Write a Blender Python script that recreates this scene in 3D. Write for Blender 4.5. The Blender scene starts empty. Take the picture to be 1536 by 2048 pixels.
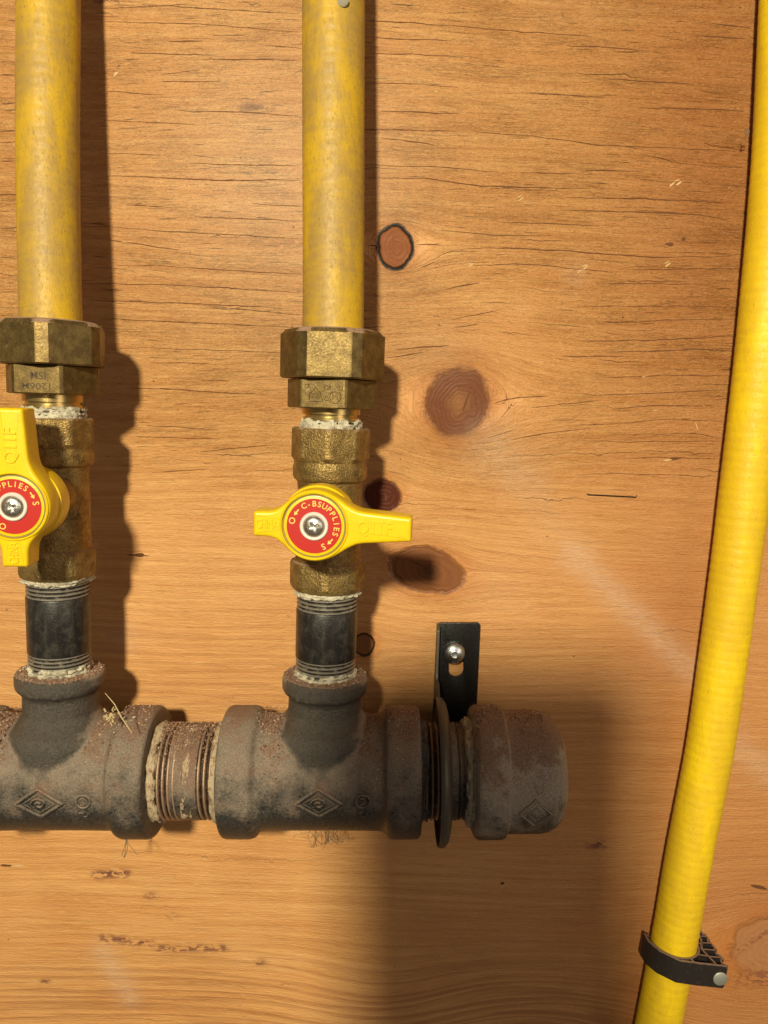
import bpy, bmesh, math, random
import numpy as np
from mathutils import Vector, Matrix, noise as mn
from math import sin, cos, tan, pi, radians, sqrt, atan2, hypot

random.seed(7)
S = bpy.context.scene
MM = 0.001
# ------------------------------------------------------------------ camera
PITCH = radians(8.0)
F_PX = 1547.0
CAM = Vector((0, -370, 0))            # millimetres; the wall is the plane y = 0
cam_d = bpy.data.cameras.new('camera')
cam = bpy.data.objects.new('camera', cam_d)
S.collection.objects.link(cam)
cam.location = CAM*MM
cam.rotation_euler = (pi/2-PITCH, 0, 0)
cam_d.sensor_fit = 'VERTICAL'; cam_d.sensor_height = 24.0
cam_d.lens = 24.0*F_PX/2048
cam_d.clip_start = 0.01; cam_d.clip_end = 20
S.camera = cam
# ------------------------------------------------------------------ light
w = bpy.data.worlds.new('World'); S.world = w; w.use_nodes = True
w.node_tree.nodes['Background'].inputs[0].default_value = (1.0, 0.80, 0.60, 1)
w.node_tree.nodes['Background'].inputs[1].default_value = 0.125

def lamp(name, kind, loc, energy, color, target=None, **kw):
    d = bpy.data.lights.new(name, kind); d.energy = energy; d.color = color
    for k, v in kw.items(): setattr(d, k, v)
    o = bpy.data.objects.new(name, d); S.collection.objects.link(o)
    o.location = Vector(loc)*MM
    if target is not None:
        o.rotation_euler = (Vector(target)-Vector(loc)).to_track_quat('-Z', 'Y').to_euler()
    return o
lamp('ceiling_bulb', 'POINT', (-190, -1200, 430), 98, (1, 0.90, 0.61), shadow_soft_size=0.043)
lamp('room_light', 'AREA', (900, -1000, 150), 2.9, (1, 0.84, 0.66), target=(60, 0, -100), shape='RECTANGLE', size=0.5, size_y=0.7)

S.view_settings.view_transform = 'Standard'
S.view_settings.look = 'None'
S.view_settings.exposure = 0
S.view_settings.gamma = 1
S.render.engine = 'CYCLES'

# ------------------------------------------------------------------ geometry helpers
def px(x, y, Y=0.0):
    """point (mm) seen at photo position x, y lying in the vertical plane at depth Y"""
    u = (x-768)/F_PX; v = -(y-1024)/F_PX
    d = Vector((u, cos(PITCH)+v*sin(PITCH), -sin(PITCH)+v*cos(PITCH)))
    t = (Y-CAM.y)/d.y
    return CAM + d*t
def proj(p):
    q = Vector(p)-CAM
    f = q.y*cos(PITCH)-q.z*sin(PITCH); up = q.y*sin(PITCH)+q.z*cos(PITCH)
    return 768+F_PX*q.x/f, 1024-F_PX*up/f

class MB:
    def __init__(s): s.v = []; s.f = []; s.m = []
    def add(s, vs, fs, mi=0):
        o = len(s.v); s.v += [tuple(v) for v in vs]
        s.f += [tuple(i+o for i in f) for f in fs]; s.m += [mi]*len(fs)
    def build(s, name, mat, parent=None, smooth=35, loc=None, M=None):
        me = bpy.data.meshes.new(name)
        vs = s.v
        if M is not None: vs = [M @ Vector(v) for v in vs]
        me.from_pydata([(v[0]*MM, v[1]*MM, v[2]*MM) for v in vs], [], s.f)
        for m in (mat if isinstance(mat, (list, tuple)) else [mat]): me.materials.append(m)
        me.polygons.foreach_set('material_index', s.m)
        if smooth:
            me.polygons.foreach_set('use_smooth', [True]*len(me.polygons))
            me.set_sharp_from_angle(angle=radians(smooth))
        me.update()
        o = bpy.data.objects.new(name, me); S.collection.objects.link(o)
        if parent is not None: o.parent = parent
        if loc is not None: o.location = Vector(loc)*MM
        return o

def tag(o, label=None, cat=None, group=None, kind=None):
    if label: o['label'] = label
    if cat: o['category'] = cat
    if group: o['group'] = group
    if kind: o['kind'] = kind
    return o
def thing(name, label, cat, M=None, group=None):
    o = bpy.data.objects.new(name, None); S.collection.objects.link(o)
    o.empty_display_size = 0.01
    if M is not None:
        T = M.copy(); T.translation = T.translation*MM
        o.matrix_world = T
    return tag(o, label, cat, group)

def fbm(x, y, z, o=4):
    s = 0; a = 1; n = 0
    for k in range(o):
        s += a*mn.noise(Vector((x, y, z))); n += a
        x *= 2.03; y *= 2.03; z *= 2.03; a *= .5
    return s/n

def rad(kind, th, R, rot=0, cut=None):
    """radius of a section at angle th; kind 0 = circle, n = polygon with apothem R (corners cut at distance cut)"""
    if not kind: return R
    st = 2*pi/kind
    a = (th-rot+st/2) % st - st/2
    r = R/cos(a)
    if cut:
        b = (th-rot) % st - st/2
        r = min(r, cut/cos(b))
    return r
def loft(mb, rows, axis='Z', n=96, caps=True, jit=None, cx=0, cy=0, mi=0):
    """rows: (t, R[, kind, rot, cut]); angle 0 points to -Y (towards the viewer)"""
    vs = []; fs = []
    for row in rows:
        t, R = row[0], row[1]
        kind, rot, cut = (list(row[2:])+[0, 0, None])[:3] if len(row) > 2 else (0, 0, None)
        for i in range(n):
            th = 2*pi*i/n
            r = rad(kind, th, R, rot, cut)
            if jit: r += jit(t, th)
            a, b = r*sin(th), -r*cos(th)
            if axis == 'Z': vs.append((cx+a, cy+b, t))
            elif axis == 'X': vs.append((t, cx+b, cy-a))
            elif axis == 'Y': vs.append((cx+a, -t, cy+b))
    m = len(rows)
    for j in range(m-1):
        for i in range(n):
            k = (i+1) % n
            fs.append((j*n+i, j*n+k, (j+1)*n+k, (j+1)*n+i))
    if caps:
        fs.append(tuple(reversed(range(n)))); fs.append(tuple((m-1)*n+i for i in range(n)))
    mb.add(vs, fs, mi)
    return mb
def tube(mb, pts, r, n=8, closed=False, flat=1.0):
    pts = [Vector(p) for p in pts]; N = len(pts); vs = []; fs = []
    up = None
    for i, p in enumerate(pts):
        a = pts[(i-1) % N] if (closed or i > 0) else p
        b = pts[(i+1) % N] if (closed or i < N-1) else p
        t = (b-a).normalized()
        if up is None:
            up = Vector((0, -1, 0)) if abs(t.y) < .9 else Vector((1, 0, 0))
        s = t.cross(up).normalized(); u2 = s.cross(t).normalized(); up = u2
        rr = r[i] if isinstance(r, (list, tuple)) else r
        for k in range(n):
            th = 2*pi*k/n
            vs.append(p+s*(rr*cos(th))+u2*(rr*flat*sin(th)))
    m = N if closed else N-1
    for j in range(m):
        for k in range(n):
            k2 = (k+1) % n; j2 = (j+1) % N
            fs.append((j*n+k, j*n+k2, j2*n+k2, j2*n+k))
    if not closed:
        fs.append(tuple(reversed(range(n)))); fs.append(tuple((N-1)*n+i for i in range(n)))
    mb.add(vs, fs); return mb
def fixn(o):
    bm = bmesh.new(); bm.from_mesh(o.data)
    bmesh.ops.recalc_face_normals(bm, faces=bm.faces); bm.to_mesh(o.data); bm.free(); return o
def bevel(o, w_, seg=2, ang=30):
    bm = bmesh.new(); bm.from_mesh(o.data)
    bmesh.ops.remove_doubles(bm, verts=bm.verts, dist=1e-6)
    bmesh.ops.recalc_face_normals(bm, faces=bm.faces)
    es = [e for e in bm.edges if len(e.link_faces) == 2 and e.calc_face_angle(0) > radians(ang)]
    bmesh.ops.bevel(bm, geom=es, offset=w_*MM, segments=seg, profile=.6, affect='EDGES', clamp_overlap=True)
    bm.to_mesh(o.data); bm.free()
    o.data.polygons.foreach_set('use_smooth', [True]*len(o.data.polygons))
    o.data.set_sharp_from_angle(angle=radians(35)); return o
def plate(name, outer, holes, y0, y1, mat, parent, bev=0.0):
    """flat plate in the XZ plane between depths y0 and y1 (local mm)"""
    bm = bmesh.new(); es = []
    for loop in [outer]+holes:
        vs = [bm.verts.new((a*MM, y0*MM, b*MM)) for a, b in loop]
        es += [bm.edges.new((vs[i], vs[(i+1) % len(vs)])) for i in range(len(vs))]
    bmesh.ops.triangle_fill(bm, edges=es, use_beauty=True)
    bmesh.ops.dissolve_limit(bm, angle_limit=.01, verts=bm.verts, edges=bm.edges)
    r = bmesh.ops.extrude_face_region(bm, geom=bm.faces[:])
    for e in r['geom']:
        if isinstance(e, bmesh.types.BMVert): e.co.y = y1*MM
    bmesh.ops.recalc_face_normals(bm, faces=bm.faces)
    me = bpy.data.meshes.new(name); bm.to_mesh(me); bm.free(); me.materials.append(mat)
    o = bpy.data.objects.new(name, me); S.collection.objects.link(o)
    if parent is not None: o.parent = parent
    if bev: bevel(o, bev)
    return o
def text_geo(s, size, depth=0.0, align='CENTER', bold=0.0):
    """returns verts (x, y) in mm extruded along z as (verts, faces)"""
    c = bpy.data.curves.new('t', 'FONT'); c.body = s; c.size = size; c.extrude = depth; c.offset = bold
    c.align_x = align; c.align_y = 'CENTER'; c.resolution_u = 3
    o = bpy.data.objects.new('t', c); S.collection.objects.link(o)
    dg = bpy.context.evaluated_depsgraph_get()
    me = bpy.data.meshes.new_from_object(o.evaluated_get(dg))
    vs = [v.co.copy() for v in me.vertices]; fs = [tuple(p.vertices) for p in me.polygons]
    bpy.data.objects.remove(o); bpy.data.curves.remove(c); bpy.data.meshes.remove(me)
    return vs, fs
def bake_remesh(o, vox, smooth_it):
    m = o.modifiers.new('r', 'REMESH'); m.mode = 'VOXEL'; m.voxel_size = vox*MM
    s = o.modifiers.new('s', 'SMOOTH'); s.factor = .5; s.iterations = smooth_it
    dg = bpy.context.evaluated_depsgraph_get()
    me = bpy.data.meshes.new_from_object(o.evaluated_get(dg))
    mats = list(o.data.materials); o.modifiers.clear(); o.data = me
    if not len(me.materials):
        for k in mats: me.materials.append(k)
    me.polygons.foreach_set('use_smooth', [True]*len(me.polygons)); return o

# ------------------------------------------------------------------ material helpers
class NT:
    def __init__(s, name):
        s.m = bpy.data.materials.new(name); s.m.use_nodes = True
        s.t = s.m.node_tree; s.n = s.t.nodes
        s.bsdf = s.n['Principled BSDF']
    def node(s, ty, **kw):
        x = s.n.new(ty)
        for k, v in kw.items(): setattr(x, k, v)
        return x
    def link(s, a, b): s.t.links.new(a, b)
    def put(s, sock, v):
        if isinstance(v, bpy.types.NodeSocket): s.link(v, sock)
        else:
            if isinstance(v, tuple) and len(v) == 3 and sock.type == 'RGBA': v = v+(1,)
            sock.default_value = v
    def math(s, op, a, b=0.0, c=0.0, clamp=False):
        x = s.node('ShaderNodeMath', operation=op, use_clamp=clamp)
        s.put(x.inputs[0], a); s.put(x.inputs[1], b); s.put(x.inputs[2], c); return x.outputs[0]
    def pos(s):
        tc = s.node('ShaderNodeTexCoord'); v = s.node('ShaderNodeVectorMath', operation='SCALE')
        s.link(tc.outputs['Object'], v.inputs[0]); v.inputs['Scale'].default_value = 1000; return v.outputs[0]
    def sep(s, v):
        x = s.node('ShaderNodeSeparateXYZ'); s.link(v, x.inputs[0]); return x.outputs
    def comb(s, a, b, c=0.0):
        x = s.node('ShaderNodeCombineXYZ')
        for i, k in enumerate((a, b, c)): s.put(x.inputs[i], k)
        return x.outputs[0]
    def noise(s, v, scale, detail=3, rough=.55, dist=0.0, out=0):
        x = s.node('ShaderNodeTexNoise'); s.link(v, x.inputs['Vector'])
        x.inputs['Scale'].default_value = scale; x.inputs['Detail'].default_value = detail
        x.inputs['Roughness'].default_value = rough; x.inputs['Distortion'].default_value = dist
        return x.outputs[out]
    def voro(s, v, scale, feature='F1', out='Distance', rnd=1):
        x = s.node('ShaderNodeTexVoronoi', feature=feature); s.link(v, x.inputs['Vector'])
        x.inputs['Scale'].default_value = scale; x.inputs['Randomness'].default_value = rnd; return x.outputs[out]
    def attr(s, n):
        x = s.node('ShaderNodeAttribute', attribute_name=n); return x.outputs['Fac']
    def rng(s, v, a, b, c=0.0, d=1.0, smooth=True):
        x = s.node('ShaderNodeMapRange'); x.interpolation_type = 'SMOOTHSTEP' if smooth else 'LINEAR'
        s.put(x.inputs[0], v)
        for i, k in enumerate((a, b, c, d)): s.put(x.inputs[i+1], k)
        return x.outputs[0]
    def mix(s, f, a, b, mode='MIX'):
        x = s.node('ShaderNodeMix', data_type='RGBA', blend_type=mode)
        s.put(x.inputs[0], f); s.put(x.inputs[6], a); s.put(x.inputs[7], b); return x.outputs[2]
    def scale3(s, v, k):
        x = s.node('ShaderNodeVectorMath', operation='MULTIPLY'); s.link(v, x.inputs[0])
        x.inputs[1].default_value = k; return x.outputs[0]
    def nrm_z(s):
        g = s.node('ShaderNodeNewGeometry'); return s.sep(g.outputs['Normal'])[2]
    def bump(s, h, dist, strength=1.0, prev=None):
        x = s.node('ShaderNodeBump'); s.put(x.inputs['Height'], h)
        x.inputs['Distance'].default_value = dist*MM; x.inputs['Strength'].default_value = strength
        if prev is not None: s.link(prev, x.inputs['Normal'])
        return x.outputs[0]
    def out(s, color=None, rough=None, metal=None, normal=None, **kw):
        b = s.bsdf
        if color is not None: s.put(b.inputs['Base Color'], color)
        if rough is not None: s.put(b.inputs['Roughness'], rough)
        if metal is not None: s.put(b.inputs['Metallic'], metal)
        if normal is not None: s.link(normal, b.inputs['Normal'])
        for k, v in kw.items(): s.put(b.inputs[k.replace('_', ' ')], v)
        return s.m

# ------------------------------------------------------------------ the plywood wall
KN = [  # px, py, rx, ry (photo pixels), tilt
    (790, 495, 33, 43, 0), (916, 806, 62, 70, -25), (764, 992, 36, 32, 0), (853, 1141, 72, 42, -14),
    (728, 1290, 20, 21, 0), (1532, 1893, 66, 58, 0)]
WPX = 370/F_PX
knots = []
for (a, b, rx, ry, t) in KN:
    c = px(a, b); e = px(a+rx, b); f = px(a, b-ry)
    knots.append((c.x, c.z, abs(e.x-c.x), abs(f.z-c.z), radians(t)))

def psi_field(X, Z):
    P = Z.copy()
    P += 1.6*np.sin(X/61+Z/37+.6)+.8*np.sin(X/29-Z/23)
    P += 0.03*X
    for i, (cx, cz, rx, rz, t) in enumerate(knots):
        a2 = (rz*1.38)**2
        dx = (X-cx)/1.35; dz = Z-cz
        r2 = dx*dx+dz*dz+a2*.25
        k = .95 if i in (1, 3, 5) else .8
        P -= k*dz*a2/r2*np.exp(-np.abs(dz)/90)
    # the cathedral arch low on the board and the slope left of it
    c = px(1090, 2080); P -= 17*np.exp(-((X-c.x)/60)**2-((Z-c.z)/42)**2)
    c = px(760, 1985); P += 9*np.exp(-((X-c.x)/40)**2-((Z-c.z)/30)**2)
    c = px(200, 2000); P -= 6*np.exp(-((X-c.x)/80)**2-((Z-c.z)/30)**2)
    c = px(640, 900); P -= 5*np.exp(-((X-c.x)/60)**2-((Z-c.z)/45)**2)
    return P

def soft(X, Z, a, b, sx, sy):
    c = px(a, b); return np.exp(-((X-c.x)/(sx*WPX))**2-((Z-c.z)/(sy*WPX))**2)
def seg(X, Z, p, q, wd):
    a = px(*p); b = px(*q); ax, az, bx, bz = a.x, a.z, b.x, b.z
    L = (bx-ax)**2+(bz-az)**2
    t = np.clip(((X-ax)*(bx-ax)+(Z-az)*(bz-az))/L, 0, 1)
    d = np.hypot(X-ax-t*(bx-ax), Z-az-t*(bz-az)); return np.exp(-(d/(wd*WPX))**2)

def wall_material():
    M = NT('plywood')
    p = M.pos(); X, Y, Z = M.sep(p)
    psi = M.attr('psi'); late = M.attr('late'); dusta = M.attr('dust'); ck = M.attr('checks'); rede = M.attr('tone')
    g1 = M.noise(M.comb(M.math('MULTIPLY', X, .010), M.math('MULTIPLY', psi, .33)), 1, 5, .6)
    g2 = M.noise(M.comb(M.math('MULTIPLY', X, .045), M.math('MULTIPLY', psi, 1.7)), 1, 4, .6)
    g3 = M.noise(M.comb(M.math('MULTIPLY', X, .004), M.math('MULTIPLY', psi, .05)), 1, 3, .5)
    big = M.noise(M.comb(X, Z), .018, 4, .6)
    pores = M.noise(M.comb(M.math('MULTIPLY', X, .25), M.math('MULTIPLY', psi, 2.6)), 1, 3, .7)
    fine = M.noise(M.comb(M.math('MULTIPLY', X, .6), M.math('MULTIPLY', psi, 1.3)), 1.2, 4, .7)
    col = M.mix(M.rng(g1, .32, .68), (.55, .255, .078), (.70, .375, .138))
    col = M.mix(M.rng(g2, .46, .74, 0, .42), col, (.37, .145, .040))
    col = M.mix(M.rng(g3, .40, .68, 0, .45), col, (.60, .27, .085))
    col = M.mix(M.rng(big, .46, .70, 0, .35), col, (.62, .33, .14))
    col = M.mix(M.math('MULTIPLY', M.rng(big, .30, .55, 1, 0), .3), col, (.42, .175, .058))
    col = M.mix(M.rng(pores, .62, .80, 0, .22), col, (.26, .10, .03))
    col = M.mix(M.rng(fine, .60, .80, 0, .45), col, (.74, .46, .22))
    g4 = M.noise(M.comb(M.math('MULTIPLY', X, .035), M.math('MULTIPLY', psi, .95), 12), 1, 3, .75)
    col = M.mix(M.rng(g4, .55, .74, 0, .45), col, (.74, .44, .18))
    mot = M.noise(M.comb(M.math('MULTIPLY', X, .16), M.math('MULTIPLY', psi, .55)), 1, 5, .72, .6)
    col = M.mix(M.rng(mot, .50, .72, 0, .22), col, (.60, .235, .085))
    col = M.mix(M.rng(mot, .28, .46, .38, 0), col, (.70, .46, .19))
    # short wavy strokes lying along the fibres
    stk = M.noise(M.comb(M.math('MULTIPLY', X, .11), M.math('MULTIPLY', psi, 1.05), 4), 1, 3, .6, 1.5)
    stl = M.rng(M.math('ABSOLUTE', M.math('SUBTRACT', stk, .5)), .0, .035, 1, 0)
    stl = M.math('MULTIPLY', stl, M.rng(M.noise(M.comb(M.math('MULTIPLY', X, .03), M.math('MULTIPLY', psi, .12), 8), 1, 4, .6), .42, .62, .05, .75))
    col = M.mix(M.math('MULTIPLY', M.math('MULTIPLY', stl, ck), .12), col, (.36, .13, .035))
    col = M.mix(M.math('MULTIPLY', rede, .70), col, (.345, .118, .030))  # redder wood tone; darkening to the right also stands in for light falloff
    # latewood lines
    ph = M.math('ADD', M.math('MULTIPLY', psi, 1/5.6), M.math('MULTIPLY', M.noise(M.comb(M.math('MULTIPLY', X, .006), M.math('MULTIPLY', psi, .10)), 1, 3), 3.4))
    sn = M.math('FRACT', ph)
    ll = M.math('MULTIPLY', M.rng(sn, .0, .75), M.rng(sn, .80, 1.0, 1, 0))
    ll = M.math('MULTIPLY', M.math('POWER', ll, 2.0), late)
    col = M.mix(M.math('MULTIPLY', ll, .46), col, (.27, .095, .026))
    # long surface checks running with the grain
    crack = None
    for k, (pitch, thr, wd, seed) in enumerate(((7.5, .56, .30, 0.0), (4.3, .60, .22, 31.0), (2.3, .62, .30, 77.0))):
        t = M.math('ADD', M.math('MULTIPLY', psi, 1/pitch), M.math('MULTIPLY', M.noise(M.comb(M.math('MULTIPLY', X, .013), M.math('MULTIPLY', psi, .06), seed), 1, 3), 1.6))
        row = M.math('FLOOR', t); fr = M.math('SUBTRACT', M.math('FRACT', t), .5)
        wob = M.noise(M.comb(M.math('MULTIPLY', X, .10), M.math('MULTIPLY', row, 13.7), seed), 1, 4, .65)
        fr = M.math('ADD', fr, M.math('MULTIPLY', M.math('SUBTRACT', wob, .5), .55))
        msk = M.noise(M.comb(M.math('MULTIPLY', X, .022*(k+1)), M.math('MULTIPLY', row, 7.31), seed+5), 1, 2, .6)
        wdt = M.math('MULTIPLY', M.rng(msk, thr, thr+.14, 0, wd/pitch, False), ck)
        wdt = M.math('ADD', wdt, .0005)
        line = M.rng(M.math('DIVIDE', M.math('ABSOLUTE', fr), wdt), .4, 1.0, 1, 0)
        crack = line if crack is None else M.math('MAXIMUM', crack, line)
    col = M.mix(M.math('MULTIPLY', crack, .72), col, (.105, .038, .012))
    # knots
    dn = M.noise(M.comb(X, Z), .11, 3, .6)
    styles = [  # core colour, ring colour, ring strength, rings
        ((.215, .070, .024), (.006, .004, .004), 1.0), ((.155, .054, .025), (.12, .042, .02), .3),
        ((.085, .022, .012), (.05, .015, .01), .6), ((.205, .080, .034), (.13, .04, .014), .6),
        ((.23, .10, .04), (.022, .012, .010), .9), ((.36, .165, .075), (.20, .08, .03), .25)]
    knotrough = None
    kmask = None; krs = None
    for i, (cx, cz, rx, rz, t) in enumerate(knots):
        dx = M.math('SUBTRACT', X, cx); dz = M.math('SUBTRACT', Z, cz)
        a = M.math('DIVIDE', M.math('ADD', M.math('MULTIPLY', dx, cos(t)), M.math('MULTIPLY', dz, sin(t))), rx)
        b = M.math('DIVIDE', M.math('SUBTRACT', M.math('MULTIPLY', dz, cos(t)), M.math('MULTIPLY', dx, sin(t))), rz)
        d = M.math('SQRT', M.math('ADD', M.math('MULTIPLY', a, a), M.math('MULTIPLY', b, b)))
        d = M.math('ADD', d, M.math('MULTIPLY', M.math('SUBTRACT', dn, .5), .46))
        core, ringc, rs = styles[i]
        # reddish halo around the knot, in the fibres bending round it
        col = M.mix(M.rng(d, .95, 1.9 if i != 4 else 2.3, .52, 0), col, (.44, .15, .035))
        rings = M.math('SINE', M.math('MULTIPLY', M.math('ADD', d, M.math('MULTIPLY', a, -.22)), 46 if i == 1 else 26))
        cc = M.mix(M.rng(rings, -.2, 1, 0, (.22, .30, .2, .22, .2, .10)[i]), core, tuple(c*.55 for c in core))
        cc = M.mix(M.rng(M.noise(M.comb(X, Z), .9, 4, .7), .5, .75, 0, .35), cc, tuple(min(1, c*1.5) for c in core))
        if i in (1, 3): cc = M.mix(M.rng(d, .0, .55, .5, 0), cc, (.34, .16, .06) if i == 1 else (.06, .03, .022))
        inn = M.rng(d, .96 if i in (0, 4) else .90, 1.04 if i in (0, 4) else 1.08, 1, 0)
        col = M.mix(inn, col, cc)
        wr = .095 if i == 0 else .09
        rg = M.math('MULTIPLY', M.rng(M.math('ABSOLUTE', M.math('SUBTRACT', d, 1.02)), wr*.4, wr*1.6, 1, 0), rs)
        rg = M.math('MULTIPLY', rg, M.rng(M.noise(M.comb(X, Z), .5, 3, .6), .30, .42, .65, 1))
        col = M.mix(rg, col, ringc)
        kmask = inn if kmask is None else M.math('MAXIMUM', kmask, inn)
        kr = M.math('MULTIPLY', M.math('MULTIPLY', rings, .07), inn)
        kr = M.math('SUBTRACT', kr, M.math('MULTIPLY', rg, .9))
        krs = kr if krs is None else M.math('ADD', krs, kr)
    # rusty smudges low on the board, and pale chalky dust
    st = M.noise(M.comb(M.math('MULTIPLY', X, .07), M.math('MULTIPLY', Z, .16), 3), 1, 5, .6)
    col = M.mix(M.math('MULTIPLY', M.rng(st, .69, .74), .45), col, (.20, .055, .022))
    sp = M.voro(M.comb(X, M.math('MULTIPLY', Z, 1.3), 9), .045)
    col = M.mix(M.rng(M.math('ADD', sp, M.math('MULTIPLY', dn, .03)), .030, .045, .8, 0), col, (.055, .025, .015))
    fl = M.math('MULTIPLY', M.rng(M.noise(M.comb(X, Z, 2), .55, 4, .75, 1.0), .69, .75), M.rng(M.noise(M.comb(X, Z), .035, 2), .45, .62))
    col = M.mix(M.math('MULTIPLY', fl, .55), col, (.80, .64, .44))
    stn = M.attr('stain')
    col = M.mix(M.math('MULTIPLY', stn, M.rng(M.noise(M.comb(M.math('MULTIPLY', X, .6), Z, 3), .45, 4, .6), .44, .54)), col, (.17, .055, .030))
    dn1 = M.noise(M.comb(X, Z), .35, 5, .72)
    dn2 = M.noise(M.comb(X, Z), .9, 4, .7)
    dn1 = M.noise(M.comb(M.math('MULTIPLY', X, .6), M.math('MULTIPLY', psi, 1.3)), .35, 6, .75)
    dm = M.math('MULTIPLY', dusta, M.rng(dn1, .30, .70, .30, 1))
    dm = M.math('ADD', M.math('MULTIPLY', dm, .36), M.math('MULTIPLY', M.math('MULTIPLY', dusta, M.rng(dn2, .69, .74)), .60), clamp=True)
    col = M.mix(dm, col, (.64, .52, .43))
    # relief: fuzzy raised grain and the checks
    h = M.math('ADD', M.math('MULTIPLY', g2, .9), M.math('ADD', M.math('MULTIPLY', fine, .9), M.math('MULTIPLY', g4, .7)))
    h = M.math('ADD', h, M.math('MULTIPLY', pores, -.6))
    h = M.math('ADD', h, M.math('MULTIPLY', mot, .45)); h = M.math('ADD', h, M.math('MULTIPLY', M.math('MULTIPLY', stl, M.math('ADD', ck, .2)), -.22))
    spk = M.noise(M.comb(M.math('MULTIPLY', X, .55), M.math('MULTIPLY', psi, .9), 6), 1, 3, .65, .8)
    h = M.math('ADD', h, M.math('MULTIPLY', M.rng(spk, .52, .70), M.math('ADD', .05, M.math('MULTIPLY', ck, .28))))
    wv = M.noise(M.comb(M.math('MULTIPLY', X, .10), M.math('MULTIPLY', psi, .42)), 1, 4, .6, 1.2)
    amp = M.math('ADD', .35, M.math('MULTIPLY', ck, .9))
    h = M.math('ADD', M.math('MULTIPLY', h, amp), M.math('MULTIPLY', wv, M.math('ADD', .5, M.math('MULTIPLY', ck, 1.3))))
    h = M.math('ADD', h, M.math('MULTIPLY', crack, -1.2))
    h = M.math('ADD', M.math('MULTIPLY', h, M.math('SUBTRACT', 1.0, M.math('MULTIPLY', kmask, .85))), krs)
    kin = M.math('SUBTRACT', 1.0, M.math('MULTIPLY', kmask, .85))
    nb = M.bump(h, .72, .95)
    ro = M.math('ADD', M.rng(g1, .3, .7, .34, .46), M.math('MULTIPLY', dm, .3))
    return M.out(col, ro, 0, nb, Specular_IOR_Level=M.math('MULTIPLY', kin, .5), Coat_Weight=M.math('MULTIPLY', kin, .15), Coat_Roughness=.36)

M_wood = wall_material()
def flat_mat(name, c, r=.6, metal=0.0, **kw):
    M = NT(name); return M.out(c, r, metal, **kw)
M_void = flat_mat('crack_dark', (.115, .042, .014), .9)
M_splint = flat_mat('torn_fibre', (.55, .36, .18), .8)

# traced checks: long thin splits in the veneer (photo positions), width in px
CR = """200,17 330,12 600,28|200,43 400,48 600,65|335,82 410,83|530,90 605,97|260,107 430,110|400,117 600,122|320,148 400,142|322,163 435,164|205,182 330,190|355,222 480,224 600,232|205,240 400,250|205,307 325,310|375,327 600,332|215,350 330,356 430,361 600,360|420,361 475,358|0,123 32,125|0,150 32,150|0,208 32,206|0,262 32,260|0,285 32,283|0,322 34,322|0,400 34,400|0,458 35,455|0,515 35,517|0,585 38,583|170,452 330,462 600,478|395,435 480,437 600,443|215,480 360,500|225,530 330,532 440,540 600,548|165,567 350,570 600,585|165,600 350,606 560,615|400,610 520,622 605,630|200,637 300,641 450,648 600,655|270,695 420,700 605,706|300,725 420,727|400,760 460,762|250,775 400,782 540,790|290,850 440,860|270,873 440,878|300,945 420,938|400,903 540,890|505,408 605,412|250,410 330,413
730,42 820,45 900,52|900,50 1020,62 1180,72|745,75 905,82|1130,92 1215,94 1300,103|1430,48 1500,55|1400,72 1495,78|730,108 820,108 930,115|1215,158 1385,168|730,165 830,168 920,175|1050,185 1210,195|760,222 920,228|730,258 920,262|940,262 1040,270 1200,290 1340,296 1470,303|730,330 900,335 1000,345|735,355 850,356 960,372 1180,378|1160,342 1220,341 1282,342|1040,345 1150,348|1120,420 1300,425 1400,430 1455,440|1000,445 1100,447 1200,452|905,500 980,495 1100,500 1300,515 1478,512|945,531 1010,528 1080,530 1230,545|1260,540 1478,537|1190,567 1380,568|890,578 960,566|1130,395 1290,398 1450,405|760,275 870,290|1280,215 1400,218 1490,222
1150,613 1300,612 1472,614|1190,643 1260,645 1330,640 1470,638|1160,682 1290,681 1465,672|1215,705 1330,701 1465,696|1120,712 1250,713|1220,755 1330,750 1458,752|1180,792 1300,786 1455,780|1220,818 1300,811 1430,812|1180,850 1250,846 1330,838 1448,843|1020,880 1070,870 1180,856|1165,882 1215,882 1225,884 1300,883 1440,882|1230,916 1310,915 1437,917|1150,950 1220,947 1430,952|985,808 1010,800 1040,795 1100,792|1060,815 1200,800|1300,870 1390,866 1430,874|830,490 855,489 880,488|735,490 760,491|880,460 980,470 1100,473|900,640 1000,620|905,655 960,648|790,700 900,690|770,715 850,705"""
cracks = [[tuple(map(float, q.split(','))) for q in c.split()] for ln in CR.split('\n') for c in ln.split('|')]

def ribbon(mb, pts, wd, y, mi, wob=.35, seed=0, seg_len=1.5):
    P = [px(a, b) for a, b in pts]; q = []
    for i in range(len(P)-1):
        n = max(2, int((P[i+1]-P[i]).length/seg_len))
        q += [P[i].lerp(P[i+1], k/n) for k in range(n)]
    q.append(P[-1]); N = len(q); vs = []; fs = []
    for i, p in enumerate(q):
        s = i/(N-1); t = (q[min(i+1, N-1)]-q[max(i-1, 0)]).normalized(); nrm = Vector((-t.z, 0, t.x))
        off = wob*fbm(p.x*.09, seed*9.1, 0, 3)*2.2
        ww = wd*(max(0, sin(pi*s))**.45+.02)*(.35+1.1*max(0, .5+fbm(p.x*.2, seed*3.3, 5, 3)))
        c = p+nrm*off; vs += [(c+nrm*ww*.5), (c-nrm*ww*.5)]
        if i: fs.append((2*i-2, 2*i-1, 2*i+1, 2*i))
    mb.add([(v.x, y, v.z) for v in vs], fs, mi)

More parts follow.
